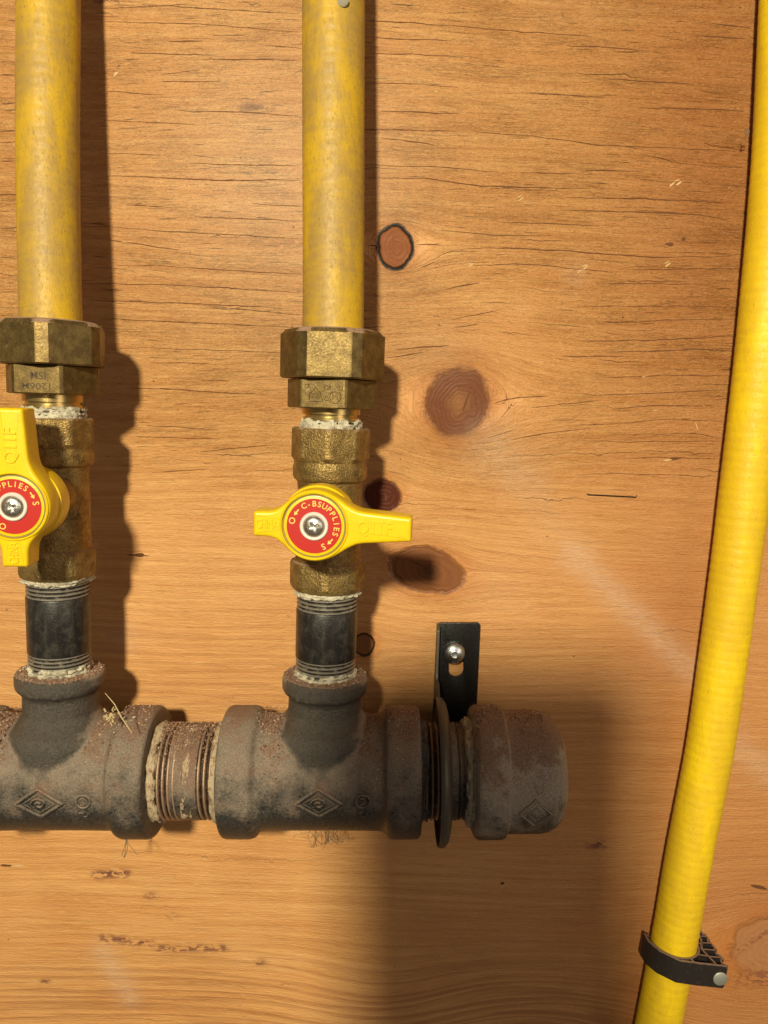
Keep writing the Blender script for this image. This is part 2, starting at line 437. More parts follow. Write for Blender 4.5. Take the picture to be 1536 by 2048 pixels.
def build_wall():
    st = 2.0
    xs = np.arange(-460, 460.1, st); zs = np.arange(-460, 420.1, st)
    Xg, Zg = np.meshgrid(xs, zs); nx, nz = len(xs), len(zs)
    ps = psi_field(Xg, Zg)
    X1, Z1 = Xg, Zg
    late = np.clip(.10+1.1*soft(X1, Z1, 250, 2030, 900, 150)+.9*soft(X1, Z1, 1090, 2060, 420, 130)+.35*soft(X1, Z1, 1000, 1350, 200, 150)
                   + .5*soft(X1, Z1, 400, 1350, 350, 150)+.4*soft(X1, Z1, 860, 1120, 150, 100), 0, 1)
    chk = np.zeros_like(Xg)
    top = px(0, 930).z; chk = 1/(1+np.exp(-(Zg-top)/14)); chk = .12+.80*chk
    chk = np.clip(chk-.5*soft(X1, Z1, 1000, 700, 160, 130), .1, 1)
    dust = (seg(X1, Z1, (985, 870), (1150, 1110), 40)*.30+seg(X1, Z1, (1150, 1110), (1385, 1345), 28)*.95+soft(X1, Z1, 880, 700, 80, 60)*.35
            + soft(X1, Z1, 975, 895, 60, 50)*.75+soft(X1, Z1, 1040, 960, 60, 40)*.4+seg(X1, Z1, (1460, 1480), (1560, 1560), 30)*.7
            + seg(X1, Z1, (205, 1905), (260, 1995), 26)*.9+soft(X1, Z1, 245, 1275, 45, 35)*.55+soft(X1, Z1, 1150, 550, 26, 30)*.5
            + soft(X1, Z1, 1420, 1330, 90, 60)*.25+soft(X1, Z1, 450, 330, 110, 110)*.12+soft(X1, Z1, 1000, 1180, 60, 60)*.25)
    dust = np.clip(dust, 0, 1)
    stain = (seg(X1, Z1, (192, 1750), (252, 1746), 9)+seg(X1, Z1, (205, 1876), (300, 1886), 8)*.8+seg(X1, Z1, (320, 1897), (450, 1896), 8)*.8+soft(X1, Z1, 300, 1792, 16, 9)*.6
             + soft(X1, Z1, 345, 1832, 12, 7)*.5+soft(X1, Z1, 520, 1925, 14, 7)*.8+soft(X1, Z1, 90, 1963, 10, 6)+soft(X1, Z1, 1195, 1690, 22, 9)*.9+soft(X1, Z1, 1120, 1555, 10, 6)*.5
             + soft(X1, Z1, 505, 215, 34, 9)*.7+soft(X1, Z1, 215, 2, 26, 6)*.9+soft(X1, Z1, 1515, 1955, 60, 22)*.6+seg(X1, Z1, (1450, 1920), (1536, 1860), 8)*.5)
    stain = np.clip(stain*1.3, 0, 1)
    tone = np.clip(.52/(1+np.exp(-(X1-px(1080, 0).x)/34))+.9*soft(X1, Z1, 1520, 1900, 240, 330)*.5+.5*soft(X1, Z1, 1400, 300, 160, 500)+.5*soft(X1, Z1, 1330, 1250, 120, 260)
                   + .5*soft(X1, Z1, 1300, 2000, 80, 120)+.25*soft(X1, Z1, 300, 560, 100, 100), 0, 1)  # board's redder patches, plus painted falloff of light towards the right
    vs = np.stack([Xg.ravel()*MM, np.zeros(nx*nz), Zg.ravel()*MM], 1)
    idx = np.arange(nx*nz).reshape(nz, nx)
    q = np.stack([idx[:-1, :-1], idx[:-1, 1:], idx[1:, 1:], idx[1:, :-1]], -1).reshape(-1, 4)
    mb = MB()
    for i, c in enumerate(cracks):
        ribbon(mb, c, .26+.24*random.random(), -.10-.004*i/10, 1, .30, i)
    # dark specks, nail holes and splinters seen on the board
    ribbon(mb, [(1330, 488), (1347, 489)], 2.0, -.16, 1, .1, 201, .4); ribbon(mb, [(1363, 478), (1372, 478)], 1.4, -.16, 1, .1, 202, .4)
    ribbon(mb, [(268, 1110), (289, 1110)], 2.0, -.16, 1, .1, 203, .4); ribbon(mb, [(252, 1109), (300, 1112)], .7, -.155, 1, .1, 204)
    ribbon(mb, [(0, 1730), (30, 1732)], 1.5, -.16, 1, .1, 205, .5); ribbon(mb, [(20, 1732), (52, 1730)], .9, -.17, 2, .1, 206)
    ribbon(mb, [(1001, 1766), (1009, 1766)], 2.2, -.17, 1, .1, 207, .4); ribbon(mb, [(998, 1775), (1012, 1768)], 1.0, -.15, 2, .1, 208, .4)
    ribbon(mb, [(1340, 917), (1362, 917)], 1.6, -.17, 1, .2, 209, .4); ribbon(mb, [(1325, 921), (1345, 919)], 1.0, -.18, 2, .1, 210)
    ribbon(mb, [(940, 782), (932, 800), (924, 824)], .9, -.17, 1, .4, 211); ribbon(mb, [(815, 1118), (850, 1133), (870, 1152)], .8, -.17, 1, .4, 212)
    ribbon(mb, [(770, 985), (772, 1005)], .5, -.17, 1, .4, 213); ribbon(mb, [(1500, 1770), (1536, 1778)], 1.6, -.17, 1, .4, 214)
    ribbon(mb, [(1390, 843), (1396, 862)], .8, -.17, 2, .1, 215)
    for k in range(46):
        a = random.uniform(500, 1500) if k % 3 else random.uniform(170, 600); b = random.uniform(20, 1000)
        ribbon(mb, [(a, b), (a+random.uniform(4, 13), b+random.uniform(-4, 4))], random.uniform(.15, .45), -.16, 2, .5, 300+k, .4)
    for (a, b) in ((1040, 397), (1345, 372), (1355, 365), (1160, 545), (1170, 535), (940, 530), (1335, 530), (975, 848), (1040, 2010), (745, 1702), (232, 150)):
        ribbon(mb, [(a-5, b+4), (a+6, b-5)], random.uniform(.4, .9), -.18, 2, .9, 400+a, .3); ribbon(mb, [(a-7, b-2), (a+5, b-6)], .4, -.19, 2, .9, 500+a, .3)
    n0 = nx*nz
    V = np.concatenate([vs, np.array(mb.v)*MM]); Fl = [tuple(f) for f in q.tolist()]+[tuple(i+n0 for i in f) for f in mb.f]
    # back and edges of the board
    nV = len(V)
    c = [(-460, 0, -460), (460, 0, -460), (460, 0, 420), (-460, 0, 420), (-460, 12, -460), (460, 12, -460), (460, 12, 420), (-460, 12, 420)]
    V = np.concatenate([V, np.array(c)*MM])
    bf = [(4, 7, 6, 5), (0, 4, 5, 1), (1, 5, 6, 2), (2, 6, 7, 3), (3, 7, 4, 0)]
    Fl += [tuple(i+nV for i in f) for f in bf]
    me = bpy.data.meshes.new('wall'); me.from_pydata(V.tolist(), [], Fl)
    for m in (M_wood, M_void, M_splint): me.materials.append(m)
    mi = [0]*len(q)+mb.m+[0]*5; me.polygons.foreach_set('material_index', mi)
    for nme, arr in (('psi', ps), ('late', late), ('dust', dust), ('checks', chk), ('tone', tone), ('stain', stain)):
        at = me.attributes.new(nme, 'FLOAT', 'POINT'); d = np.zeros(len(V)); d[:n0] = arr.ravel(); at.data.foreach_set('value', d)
    me.update()
    o = bpy.data.objects.new('wall', me); S.collection.objects.link(o)
    tag(o, 'knotty orange-brown varnished plywood board behind all the pipes', None, None, 'structure')
build_wall()

# ------------------------------------------------------------------ materials of the fittings
def brass_mat(name, dull=1.0, cast=1.0, gloss=.32, k=1.0):
    M = NT(name); p = M.pos()
    n1 = M.noise(p, .22, 5, .65); n2 = M.noise(p, 1.1, 4, .7); n3 = M.voro(p, 1.5)
    col = M.mix(M.rng(n1, .35, .68), (.160*k, .105*k, .037*k), (.285*k, .195*k, .070*k))
    col = M.mix(M.rng(n2, .50, .72, 0, .65*dull), col, (.09, .06, .028))
    up = M.rng(M.math('ADD', M.nrm_z(), M.math('MULTIPLY', M.math('SUBTRACT', n2, .5), .9)), .55, .85)
    col = M.mix(M.math('MULTIPLY', up, .85), col, (.33, .21, .16))
    ch = M.math('MULTIPLY', M.rng(M.noise(p, .35, 5, .7), .60, .74), .30*dull)
    col = M.mix(ch, col, (.50, .42, .33))
    met = M.math('SUBTRACT', .74, M.math('MAXIMUM', M.math('MULTIPLY', up, .9), ch))
    ro = M.math('ADD', M.rng(n2, .3, .7, gloss-.04, gloss+.20), M.math('MULTIPLY', up, .4), clamp=True)
    h = M.math('ADD', M.math('MULTIPLY', M.noise(p, 1.25, 2, .5), 1.0), M.math('MULTIPLY', M.noise(p, 3.5, 2, .5), .3))
    nb = M.bump(h, .30*cast, 1.0)
    return M.out(col, ro, met, nb)
M_cast = brass_mat('cast_brass', .95, 1.25, .40, 1.25)
M_mach = brass_mat('machined_brass', 1.0, .18, .38, .72)
M_gold = flat_mat('clean_brass', (.52, .38, .15), .28, .9)

def iron_mat(name, bias=0.0, clean=True, rusty=.0, sheen=0.0, k=1.2, g=(1, 1.03, 1.05)):
    M = NT(name); p = M.pos(); X, Y, Z = M.sep(p)
    n1 = M.noise(p, .09, 4, .6); n2 = M.noise(p, .8, 5, .7); n3 = M.noise(p, 2.6, 3, .7)
    nz = M.nrm_z()
    base = M.mix(M.rng(n2, .35, .7), (.030, .029, .028), (.075, .068, .062))
    d = M.math('ADD', M.math('MULTIPLY', nz, .85), M.math('MULTIPLY', M.math('SUBTRACT', n1, .5), 1.7))
    d = M.math('ADD', d, M.math('MULTIPLY', M.math('SUBTRACT', n2, .5), .75))
    d = M.math('ADD', d, bias)
    if clean:   # no dust falls in the lee under the branch collar
        a = M.math('DIVIDE', X, 18.5); b = M.math('DIVIDE', M.math('SUBTRACT', Z, 36), 26)
        e = M.math('ADD', M.math('SQRT', M.math('ADD', M.math('MULTIPLY', a, a), M.math('MULTIPLY', b, b))), M.math('MULTIPLY', M.math('SUBTRACT', n1, .5), .5))
        keep = M.math('MAXIMUM', M.rng(e, .86, 1.10), M.rng(nz, .86, .97))
        d = M.math('MULTIPLY', M.math('ADD', d, .3), keep); d = M.math('SUBTRACT', d, .3)
    thin = M.rng(d, -.52, .34); thick = M.rng(d, .48, .80)
    dustc = M.mix(M.rng(n3, .35, .68), (.160*k, .122*k*g[1], .095*k*g[2]), (.37*k, .285*k*g[1], .22*k*g[2]))
    redc = M.mix(M.rng(n3, .35, .68), (.150, .074, .048), (.33, .190, .130))
    col = M.mix(M.math('MULTIPLY', thin, .80), base, dustc)
    rd = M.rng(M.math('ADD', M.noise(p, .13, 3, .6), rusty), .50, .68)
    col = M.mix(M.math('MULTIPLY', M.math('MULTIPLY', thin, rd), .55), col, redc)
    col = M.mix(M.math('MULTIPLY', thick, .8), col, redc)
    sp = M.math('MULTIPLY', M.rng(M.voro(p, 1.6), .10, .22, 1, 0), M.rng(d, -.2, .6))
    col = M.mix(M.math('MULTIPLY', sp, .55), col, (.52, .38, .28))
    ro = M.math('ADD', M.rng(n2, .3, .7, .22-sheen, .42), M.math('MULTIPLY', thin, .28), clamp=True)
    h = M.math('ADD', M.math('MULTIPLY', n2, 1.0), M.math('MULTIPLY', n3, M.math('ADD', .35, M.math('MULTIPLY', thin, .5))))
    nb = M.bump(h, .75, 1.0)
    return M.out(col, ro, M.math('SUBTRACT', .35, M.math('MULTIPLY', thin, .35)), nb)
M_iron = iron_mat('malleable_iron', -.13)
M_iron_cap = iron_mat('malleable_iron_cap', .22, False, -.20, 0, 1.9, (1, 1.1, 1.18))  # dust colour painted paler to make up for the phone's shade on the cap
M_iron_drk = iron_mat('black_nipple', -.28, False, -.1)
M_iron_nip = iron_mat('rusty_nipple', .10, False, .12)

def nipple_mat():
    M = NT('black_pipe'); p = M.pos()
    n2 = M.noise(p, 1.6, 4, .7); sp = M.rng(M.voro(p, 1.9), .08, .2, 1, 0)
    n1 = M.noise(M.scale3(p, (1, 1, .15)), .5, 4, .6)
    col = M.mix(M.rng(n1, .45, .75, 0, .5), (.013, .0125, .013), (.055, .05, .045))
    col = M.mix(M.math('MULTIPLY', sp, M.rng(n2, .40, .60, 0, .8)), col, (.26, .21, .17))
    col = M.mix(M.rng(M.noise(p, .25, 4, .7), .45, .7, 0, .35), col, (.11, .095, .08))
    return M.out(col, M.rng(n2, .3, .7, .26, .42), .1, M.bump(n2, .10), Specular_IOR_Level=.5)
M_nip = nipple_mat()
def thread_mat(name, axis, r0, r1, lo, hi, spot):
    M = NT(name); p = M.pos(); X, Y, Z = M.sep(p)
    A = X if axis == 'Z' else Z
    r = M.math('SQRT', M.math('ADD', M.math('MULTIPLY', A, A), M.math('MULTIPLY', Y, Y)))
    n = M.noise(p, .35, 4, .7)
    f = M.rng(M.math('ADD', r, M.math('MULTIPLY', M.math('SUBTRACT', n, .5), 1.3)), r0, r1)
    col = M.mix(f, lo, hi)
    col = M.mix(M.rng(n, .55, .68, 0, .7), col, spot)
    return M.out(col, .4, .35, M.bump(M.noise(p, 1.6, 3, .7), .25))
M_thr = thread_mat('pipe_thread', 'Z', 12.3, 13.1, (.018, .015, .013), (.24, .215, .19), (.34, .30, .23))
M_thr_h = thread_mat('rusty_thread', 'X', 20.1, 21.1, (.040, .022, .016), (.36, .24, .165), (.22, .10, .06))
def dope_mat(name='sealant', c1=(.62, .58, .46), c2=(.36, .28, .19)):
    M = NT(name); p = M.pos()
    n = M.noise(p, .5, 5, .7); n2 = M.noise(p, 2.2, 3, .7)
    col = M.mix(M.rng(n, .48, .68), c1, c2)
    col = M.mix(M.rng(n2, .60, .72, 0, .6), col, (.10, .08, .06))
    return M.out(col, .75, 0, M.bump(M.math('ADD', n, n2), .6))
M_dope = dope_mat()
M_dope_r = dope_mat('dusty_sealant', (.50, .40, .27), (.27, .13, .075))
M_dope_g = dope_mat('grey_sealant', (.25, .24, .25), (.10, .085, .08))

def pipe_mat(name, y1, y2, dirt, amt):
    M = NT(name); p = M.pos(); X, Y, Z = M.sep(p)
    n1 = M.noise(M.scale3(p, (1, 1, .35)), .075, 5, .65); n2 = M.noise(M.scale3(p, (1, 1, .5)), .9, 4, .7)
    n3 = M.noise(M.scale3(p, (.6, .6, 2.0)), .18, 4, .6)
    col = M.mix(M.rng(n1, .35, .65), y1, y2)
    col = M.mix(M.math('MULTIPLY', M.rng(n1, .42, .66, 1, .1), M.rng(n3, .35, .62, .62*amt, amt)), col, dirt)
    col = M.mix(M.rng(n2, .56, .74, 0, amt*.75), col, tuple(c*.55 for c in dirt))
    sp = M.rng(M.voro(M.scale3(p, (1, 1, .7)), .42), .05, .11, 1, 0)
    col = M.mix(M.math('MULTIPLY', M.math('MULTIPLY', sp, M.rng(n2, .48, .55)), .7), col, (.10, .055, .02))
    return M.out(col, M.rng(n2, .35, .7, .46, .62), 0, M.bump(M.math('ADD', M.math('MULTIPLY', n2, .7), n3), .22))
M_pipe_d = pipe_mat('dusty_yellow_jacket', (.44, .265, .008), (.53, .325, .006), (.33, .205, .050), 1.0)
M_pipe_b = pipe_mat('yellow_jacket', (.74, .50, .002), (.82, .57, .003), (.60, .38, .02), .55)

def enamel():
    M = NT('yellow_enamel'); p = M.pos()
    n = M.noise(p, .3, 3, .6); n2 = M.noise(p, 1.8, 4, .7)
    col = M.mix(M.rng(n, .4, .7, 0, .5), (.78, .52, .003), (.70, .45, .004))
    gr = M.math('MULTIPLY', M.rng(M.noise(p, .9, 6, .75), .56, .70), M.rng(n, .42, .62))
    col = M.mix(M.math('MULTIPLY', gr, .5), col, (.34, .22, .04))
    return M.out(col, M.rng(n2, .3, .7, .26, .40), 0, M.bump(n2, .06), Coat_Weight=.2, Coat_Roughness=.15)
M_enam = enamel()
def red_mat():
    M = NT('red_label'); p = M.pos()
    n = M.noise(p, 1.1, 4, .7)
    col = M.mix(M.rng(n, .62, .72, 0, .5), (.43, .012, .008), (.32, .035, .018))
    return M.out(col, .42, 0)
M_red = red_mat()
M_ltr = flat_mat('label_print', (.85, .55, .12), .5)
M_emb = flat_mat('enamel_emboss', (.80, .53, .004), .35)
def steel(name, c=(.62, .60, .56), r=.28, m=1.0):
    M = NT(name); p = M.pos(); n = M.noise(p, 1.0, 4, .7)
    return M.out(M.mix(M.rng(n, .5, .75, 0, .4), c, tuple(k*.5 for k in c)), M.rng(n, .3, .7, r, r+.15), m, M.bump(n, .06))
M_steel = steel('zinc_steel'); M_wash = flat_mat('pale_washer', (.72, .69, .66), .35, .3)
M_groove = flat_mat('olive_groove', (.22, .19, .07), .7)  # dull grey-green ring recessed round the label
M_blk = steel('black_strap', (.008, .008, .008), .26, .1)
M_tan = steel('dusty_strap', (.085, .072, .055), .42, .4)
def plastic():
    M = NT('black_plastic'); p = M.pos(); n = M.noise(p, .5, 5, .7); nz = M.nrm_z()
    d = M.rng(M.math('ADD', nz, M.math('SUBTRACT', n, .5)), .45, .9)
    col = M.mix(M.math('MULTIPLY', d, .85), (.016, .012, .011), (.23, .15, .12))
    col = M.mix(M.rng(n, .56, .72, 0, .3), col, (.12, .08, .06))
    return M.out(col, .45, 0, M.bump(n, .15))
M_plas = plastic()
M_nail = flat_mat('galvanised_nail', (.36, .36, .33), .5, .6)
def grit_mat():
    M = NT('brick_grit'); g = M.node('ShaderNodeNewGeometry')
    r = g.outputs['Random Per Island']
    col = M.mix(M.rng(r, .0, 1.0, 0, 1, False), (.14, .065, .040), (.38, .24, .165))
    col = M.mix(M.rng(r, .90, .94), col, (.60, .46, .33))
    return M.out(col, .6, 0)
M_grit = grit_mat()
M_straw = flat_mat('dry_straw', (.50, .40, .22), .8)
M_web = flat_mat('dusty_web', (.17, .12, .08), .9)
M_ink = flat_mat('stamped_dark', (.07, .045, .018), .6, .3)

# ------------------------------------------------------------------ columns
AX = -40.0      # depth of the pipe axis
class Col:
    def __init__(s, bot, top):
        s.A = px(*bot, AX); s.B = px(*top, AX)
        s.k = (s.B-s.A).normalized()
        s.i = Vector((1, 0, 0)); s.i = (s.i-s.k*s.i.dot(s.k)).normalized(); s.j = s.k.cross(s.i)
    def at(s, py, r=0.0):
        """distance along the axis at which the front surface (radius r) is seen at photo row py"""
        lo, hi = -100, 400
        for _ in range(50):
            m = (lo+hi)/2; p = s.A+s.k*m+s.j*(-r)
            if proj(p)[1] > py: lo = m
            else: hi = m
        return lo
    def M(s, t, spin=0.0):
        R = Matrix((s.i, s.j, s.k)).transposed().to_4x4()
        return Matrix.Translation(s.A+s.k*t) @ R @ Matrix.Rotation(spin, 4, 'Z')
colL = Col((122, 1380), (104, 690))
colM = Col((650, 1380), (666, 690))

def chunky(z0, z1, r, amp, cover, seed, n=120, rows=14, inner=2.0):
    """crumbly smear of sealant wrapped round a thread"""
    mb = MB()
    def jit(t, th):
        a = fbm(cos(th)*2.2+seed, sin(th)*2.2, t*.30+seed*3, 4)
        b = fbm(cos(th)*7+seed, sin(th)*7, t*1.1, 3)
        e = min((t-z0), (z1-t))/max(.01, (z1-z0))
        return amp*(a*2.6+b*1.5+cover)-(1.6 if e < .06+.45*max(0, fbm(cos(th)*3+seed*2, sin(th)*3, 9, 3)+.1) else 0)
    rr = [(z0-.01, r-inner)]+[(z0+(z1-z0)*k/rows, r) for k in range(rows+1)]+[(z1+.01, r-inner)]
    jj = lambda t, th: 0 if (t < z0 or t > z1) else jit(t, th)
    return mb, rr, jj
def dope(name, parent, z0, z1, r, amp=.8, cover=.25, seed=1, axis='Z', mat=None, rows=14):
    mb, rr, jj = chunky(z0, z1, r, amp, cover, seed, rows=rows)
    loft(mb, rr, axis, 132, True, jj)
    return mb.build(name, mat or M_dope, parent, smooth=50)
def threads(mb, z0, z1, r, depth=.9, pitch=1.65, axis='Z', mi=0):
    rows = [(z0, r-depth-1)]; n = max(1, int((z1-z0)/pitch)); p = (z1-z0)/n
    for k in range(n):
        z = z0+k*p
        rows += [(z+.05*p, r-depth), (z+.42*p, r-.03), (z+.62*p, r-.03), (z+.98*p, r-depth)]
    rows.append((z1, r-depth-1))
    return loft(mb, rows, axis, 96, mi=mi)

# ---- yellow corrugated pipes
def csst(name, label, pts, r, mat, wave=.16, pitch=4.2, M=None, parent=None):
    """jacketed corrugated tube along a polyline of world points"""
    P = [Vector(p) for p in pts]
    # Catmull-Rom resample
    out = []
    for i in range(len(P)-1):
        a = P[max(i-1, 0)]; b = P[i]; c = P[i+1]; d = P[min(i+2, len(P)-1)]
        n = max(2, int((c-b).length/.7))
        for k in range(n):
            t = k/n
            out.append(.5*((2*b)+(c-a)*t+(2*a-5*b+4*c-d)*t*t+(3*b-a-3*c+d)*t**3))
    out.append(P[-1])
    L = 0; rr = []
    for i, p in enumerate(out):
        if i: L += (p-out[i-1]).length
        s = .5+.5*cos(2*pi*L/pitch)
        rr.append(r-wave*(1-s)**2+.10*fbm(L*.05, r, 0, 3))
    o = out[0]
    mb = MB(); tube(mb, [p-o for p in out], rr, 48)
    ob = mb.build(name, mat, None, smooth=60, loc=o)
    return tag(ob, label, 'gas pipe', 'yellow jacketed gas pipes')
tL = colL.at(630, 15); tM = colM.at(660, 15)
pL = colL.A+colL.k*(tL-8); pM = colM.A+colM.k*(tM-8)
csst('gas_pipe', 'dusty yellow corrugated gas pipe rising from the brass nut at the left edge',
     [pL, px(100, 560, -37), px(96, 300, -32), px(97, 60, -27), px(98, -200, -22)], 12.4, M_pipe_d, .09)
csst('gas_pipe', 'dusty yellow corrugated gas pipe rising from the brass nut in the middle',
     [pM, px(667, 560, -38), px(667, 300, -34), px(667, 60, -30), px(668, -200, -26)], 12.8, M_pipe_d, .09)
RY = -13.5
rp = [px(a, b, RY) for a, b in ((1584, -180), (1574, 0), (1556, 330), (1532, 600), (1513, 780), (1490, 970), (1476, 1090), (1448, 1300), (1419, 1500), (1380, 1700), (1354, 1850), (1326, 2000), (1300, 2130), (1270, 2280))]
csst('gas_pipe', 'clean bright yellow gas pipe slanting down the right side through a black clip', rp[::-1], 11.0, M_pipe_b, .10, 4.4)

# ---- compression fitting: nut + adapter
def fitting(col, p, label, nrot, arot, seed, mark):
    t0 = col.at(p['hex_bot'], 18); M = col.M(t0)
    T = thing('pipe_connector', label, 'pipe connector', M, 'brass connectors under the yellow pipes')
    zt = col.at(p['nut_top'], 21)-t0; zb = col.at(p['nut_bot'], 21)-t0; zh = 0
    a, c = 20.0, 21.7
    mb = MB(); loft(mb, [(zb+.0, 14), (zb+.05, a-.6, 6, nrot, c-.9), (zb+.7, a, 6, nrot, c), (zt-2.2, a, 6, nrot, c), (zt-.6, a-.9, 6, nrot, c-2.2), (zt, 17.6), (zt-.4, 13.6)], n=240)
    mb.build('nut', M_mach, T, smooth=14)
    # dust lying on the nut
    mb = MB(); loft(mb, [(zt-1.2, 12.5)]+[(zt-.8+.12*k, 18.2-.5*k) for k in range(9)]+[(zt+.2, 13.2)], n=150,
                    jit=lambda t, th: .5*fbm(cos(th)*5+seed, sin(th)*5, t*2, 3))
    mb.build('dust_ring', M_dust_cap, T, smooth=60)
    a2 = 16.9
    mb = MB(); loft(mb, [(zh, a2-1.5), (zh+.05, a2-.5, 6, arot, 18.4), (zh+.6, a2, 6, arot, 19.1), (zb-.3, a2, 6, arot, 19.1), (zb-.28, 12)], n=240)
    ad = mb.build('adapter', M_mach, T, smooth=14)
    zn = col.at(p['neck_bot'], 12)-t0
    mb = MB(); loft(mb, [(zn-6, 11.2), (zn+.8, 11.2), (zn+.85, 11.9), (zn+2.2, 11.9), (zn+2.3, 11.0), (zn+3.3, 11.0), (zn+3.4, 12.2), (zh+.02, 12.2)])
    mb.build('neck', M_gold, T, smooth=30)
    mb = MB(); threads(mb, zn-8, zn+.3, 12.6)
    mb.build('thread', M_thr, T)
    dope('thread_sealant', T, zn-6.2, zn+1.8, 12.5, .75, p.get('cov', .35), seed)
    mid = (zh+zb)/2
    R = Matrix.Rotation(arot, 4, 'Z')
    if mark == 'txt':
        mb = MB()
        for s, sz, zz, xx in (('ISM', 4.4, mid+1.6, .6), ('1206M', 3.6, mid-2.6, 0)):
            v, f = text_geo(s, sz, .10, bold=.02)
            if s == 'ISM': v = [Vector((-q.x*1, -q.y, q.z)) for q in v]
            else: v = [Vector((-q.x*1.25, -q.y, q.z)) for q in v]
            mb.add([(q.x+xx, -(a2+.02)+q.z*.5, q.y+zz) for q in v], f)
        mb.build('stamped_mark', M_ink, T, M=R, smooth=0)
    else:
        mb = MB(); y = -(a2+.0)
        def ring(pts, r=.33): tube(mb, [(q[0], y, q[1]+mid-.4) for q in pts], r, 6, closed=True)
        circ = lambda cx, cz, r, n=18, sx=1: [(cx+r*sx*cos(2*pi*k/n), cz+r*sin(2*pi*k/n)) for k in range(n)]
        ring([(-5.4, -2.6), (-5.4, .4), (-3.0, 2.6), (-1.2, .6), (.1, -2.6)], .42)
        tube(mb, [(-4.4, y, mid-2), (-2.9, y, mid+.6), (-1.4, y, mid-2)], .32, 6); tube(mb, [(-3.9, y, mid-1.2), (-2.0, y, mid-1.2)], .3, 6)
        ring(circ(5.0, -.8, 2.3), .42); tube(mb, [(4.2, y, mid-2.2), (4.2, y, mid-.2), (5.1, y, mid-1.2), (5.9, y, mid-.2), (5.9, y, mid-2.2)], .3, 6)
        ring(circ(1.7, 3.0, .9, 12, 1.3), .4); ring(circ(1.8, -1.2, .9, 12), .4); ring(circ(-6.6, 3.4, .75, 10), .4); ring(circ(7.2, 2.8, .7, 10), .4)
        mb.build('cast_mark', M_mach, T, M=R)
    return T
def dustcap():
    M = NT('pink_dust'); p = M.pos(); n = M.noise(p, 1.4, 4, .7)
    return M.out(M.mix(M.rng(n, .35, .65), (.20, .12, .10), (.38, .27, .24)), .9, 0, M.bump(n, .5))
M_dust_cap = dustcap()
PM = dict(nut_top=651, nut_bot=756, hex_bot=818, neck_bot=846, v_top=858, ring0=930, ring1=968, low0=1133, low1=1195, v_bot=1196, nip0=1190, col_top=1372, handle=1053, cov=.5)
PL = dict(nut_top=632, nut_bot=727, hex_bot=788, neck_bot=820, v_top=836, ring0=900, ring1=936, low0=1106, low1=1168, v_bot=1168, nip0=1162, col_top=1360, handle=1013, cov=.25)
fitting(colL, PL, 'brass connector under the left yellow pipe, stamped lettering on its lower hex', radians(30-47+60), radians(2), 3.3, 'txt')
fitting(colM, PM, 'brass connector under the middle yellow pipe, cast emblem on its lower hex', radians(0), radians(-9), 8.7, 'cast')

# ---- ball valve
def handle_outline():
    def box(x, z, x0, x1, h0, h1):
        t = min(1, max(0, (x-x0)/(x1-x0))); h = h0+(h1-h0)*t
        rr = .9
        dx = max(x0-x, x-x1)+rr; dz = abs(z)-h+rr
        return hypot(max(dx, 0), max(dz, 0))+min(max(dx, dz), 0)-rr
    def smin(a, b, k):
        h = max(k-abs(a-b), 0)/k; return min(a, b)-h*h*k*.25
    def sd(x, z):
        return smin(smin(hypot(x, z)-13.7, box(x, z, 0, 36.6, 7.6, 4.7), 6.5), box(-x, z, 0, 23.2, 5.6, 4.9), 5)
    out = []
    n = 720
    for i in range(n):
        th = 2*pi*i/n; r = 5.0
        while sd(r*cos(th), r*sin(th)) < 0: r += .06
        out.append((r*cos(th), r*sin(th)))
    # resample evenly
    L = [0]
    for i in range(n): a = out[i]; b = out[(i+1) % n]; L.append(L[-1]+hypot(a[0]-b[0], a[1]-b[1]))
    N = 200; res = []; j = 0
    for k in range(N):
        t = L[-1]*k/N
        while L[j+1] < t: j += 1
        u = (t-L[j])/(L[j+1]-L[j]); a = out[j]; b = out[(j+1) % n]
        res.append((a[0]+(b[0]-a[0])*u, a[1]+(b[1]-a[1])*u))
    return res
HOUT = handle_outline()
def inset(pts, d):
    n = len(pts); out = []
    for i in range(n):
        a = pts[i-2]; b = pts[(i+2) % n]; t = (b[0]-a[0], b[1]-a[1]); l = hypot(*t)
        out.append((pts[i][0]-t[1]/l*d, pts[i][1]+t[0]/l*d))
    return out
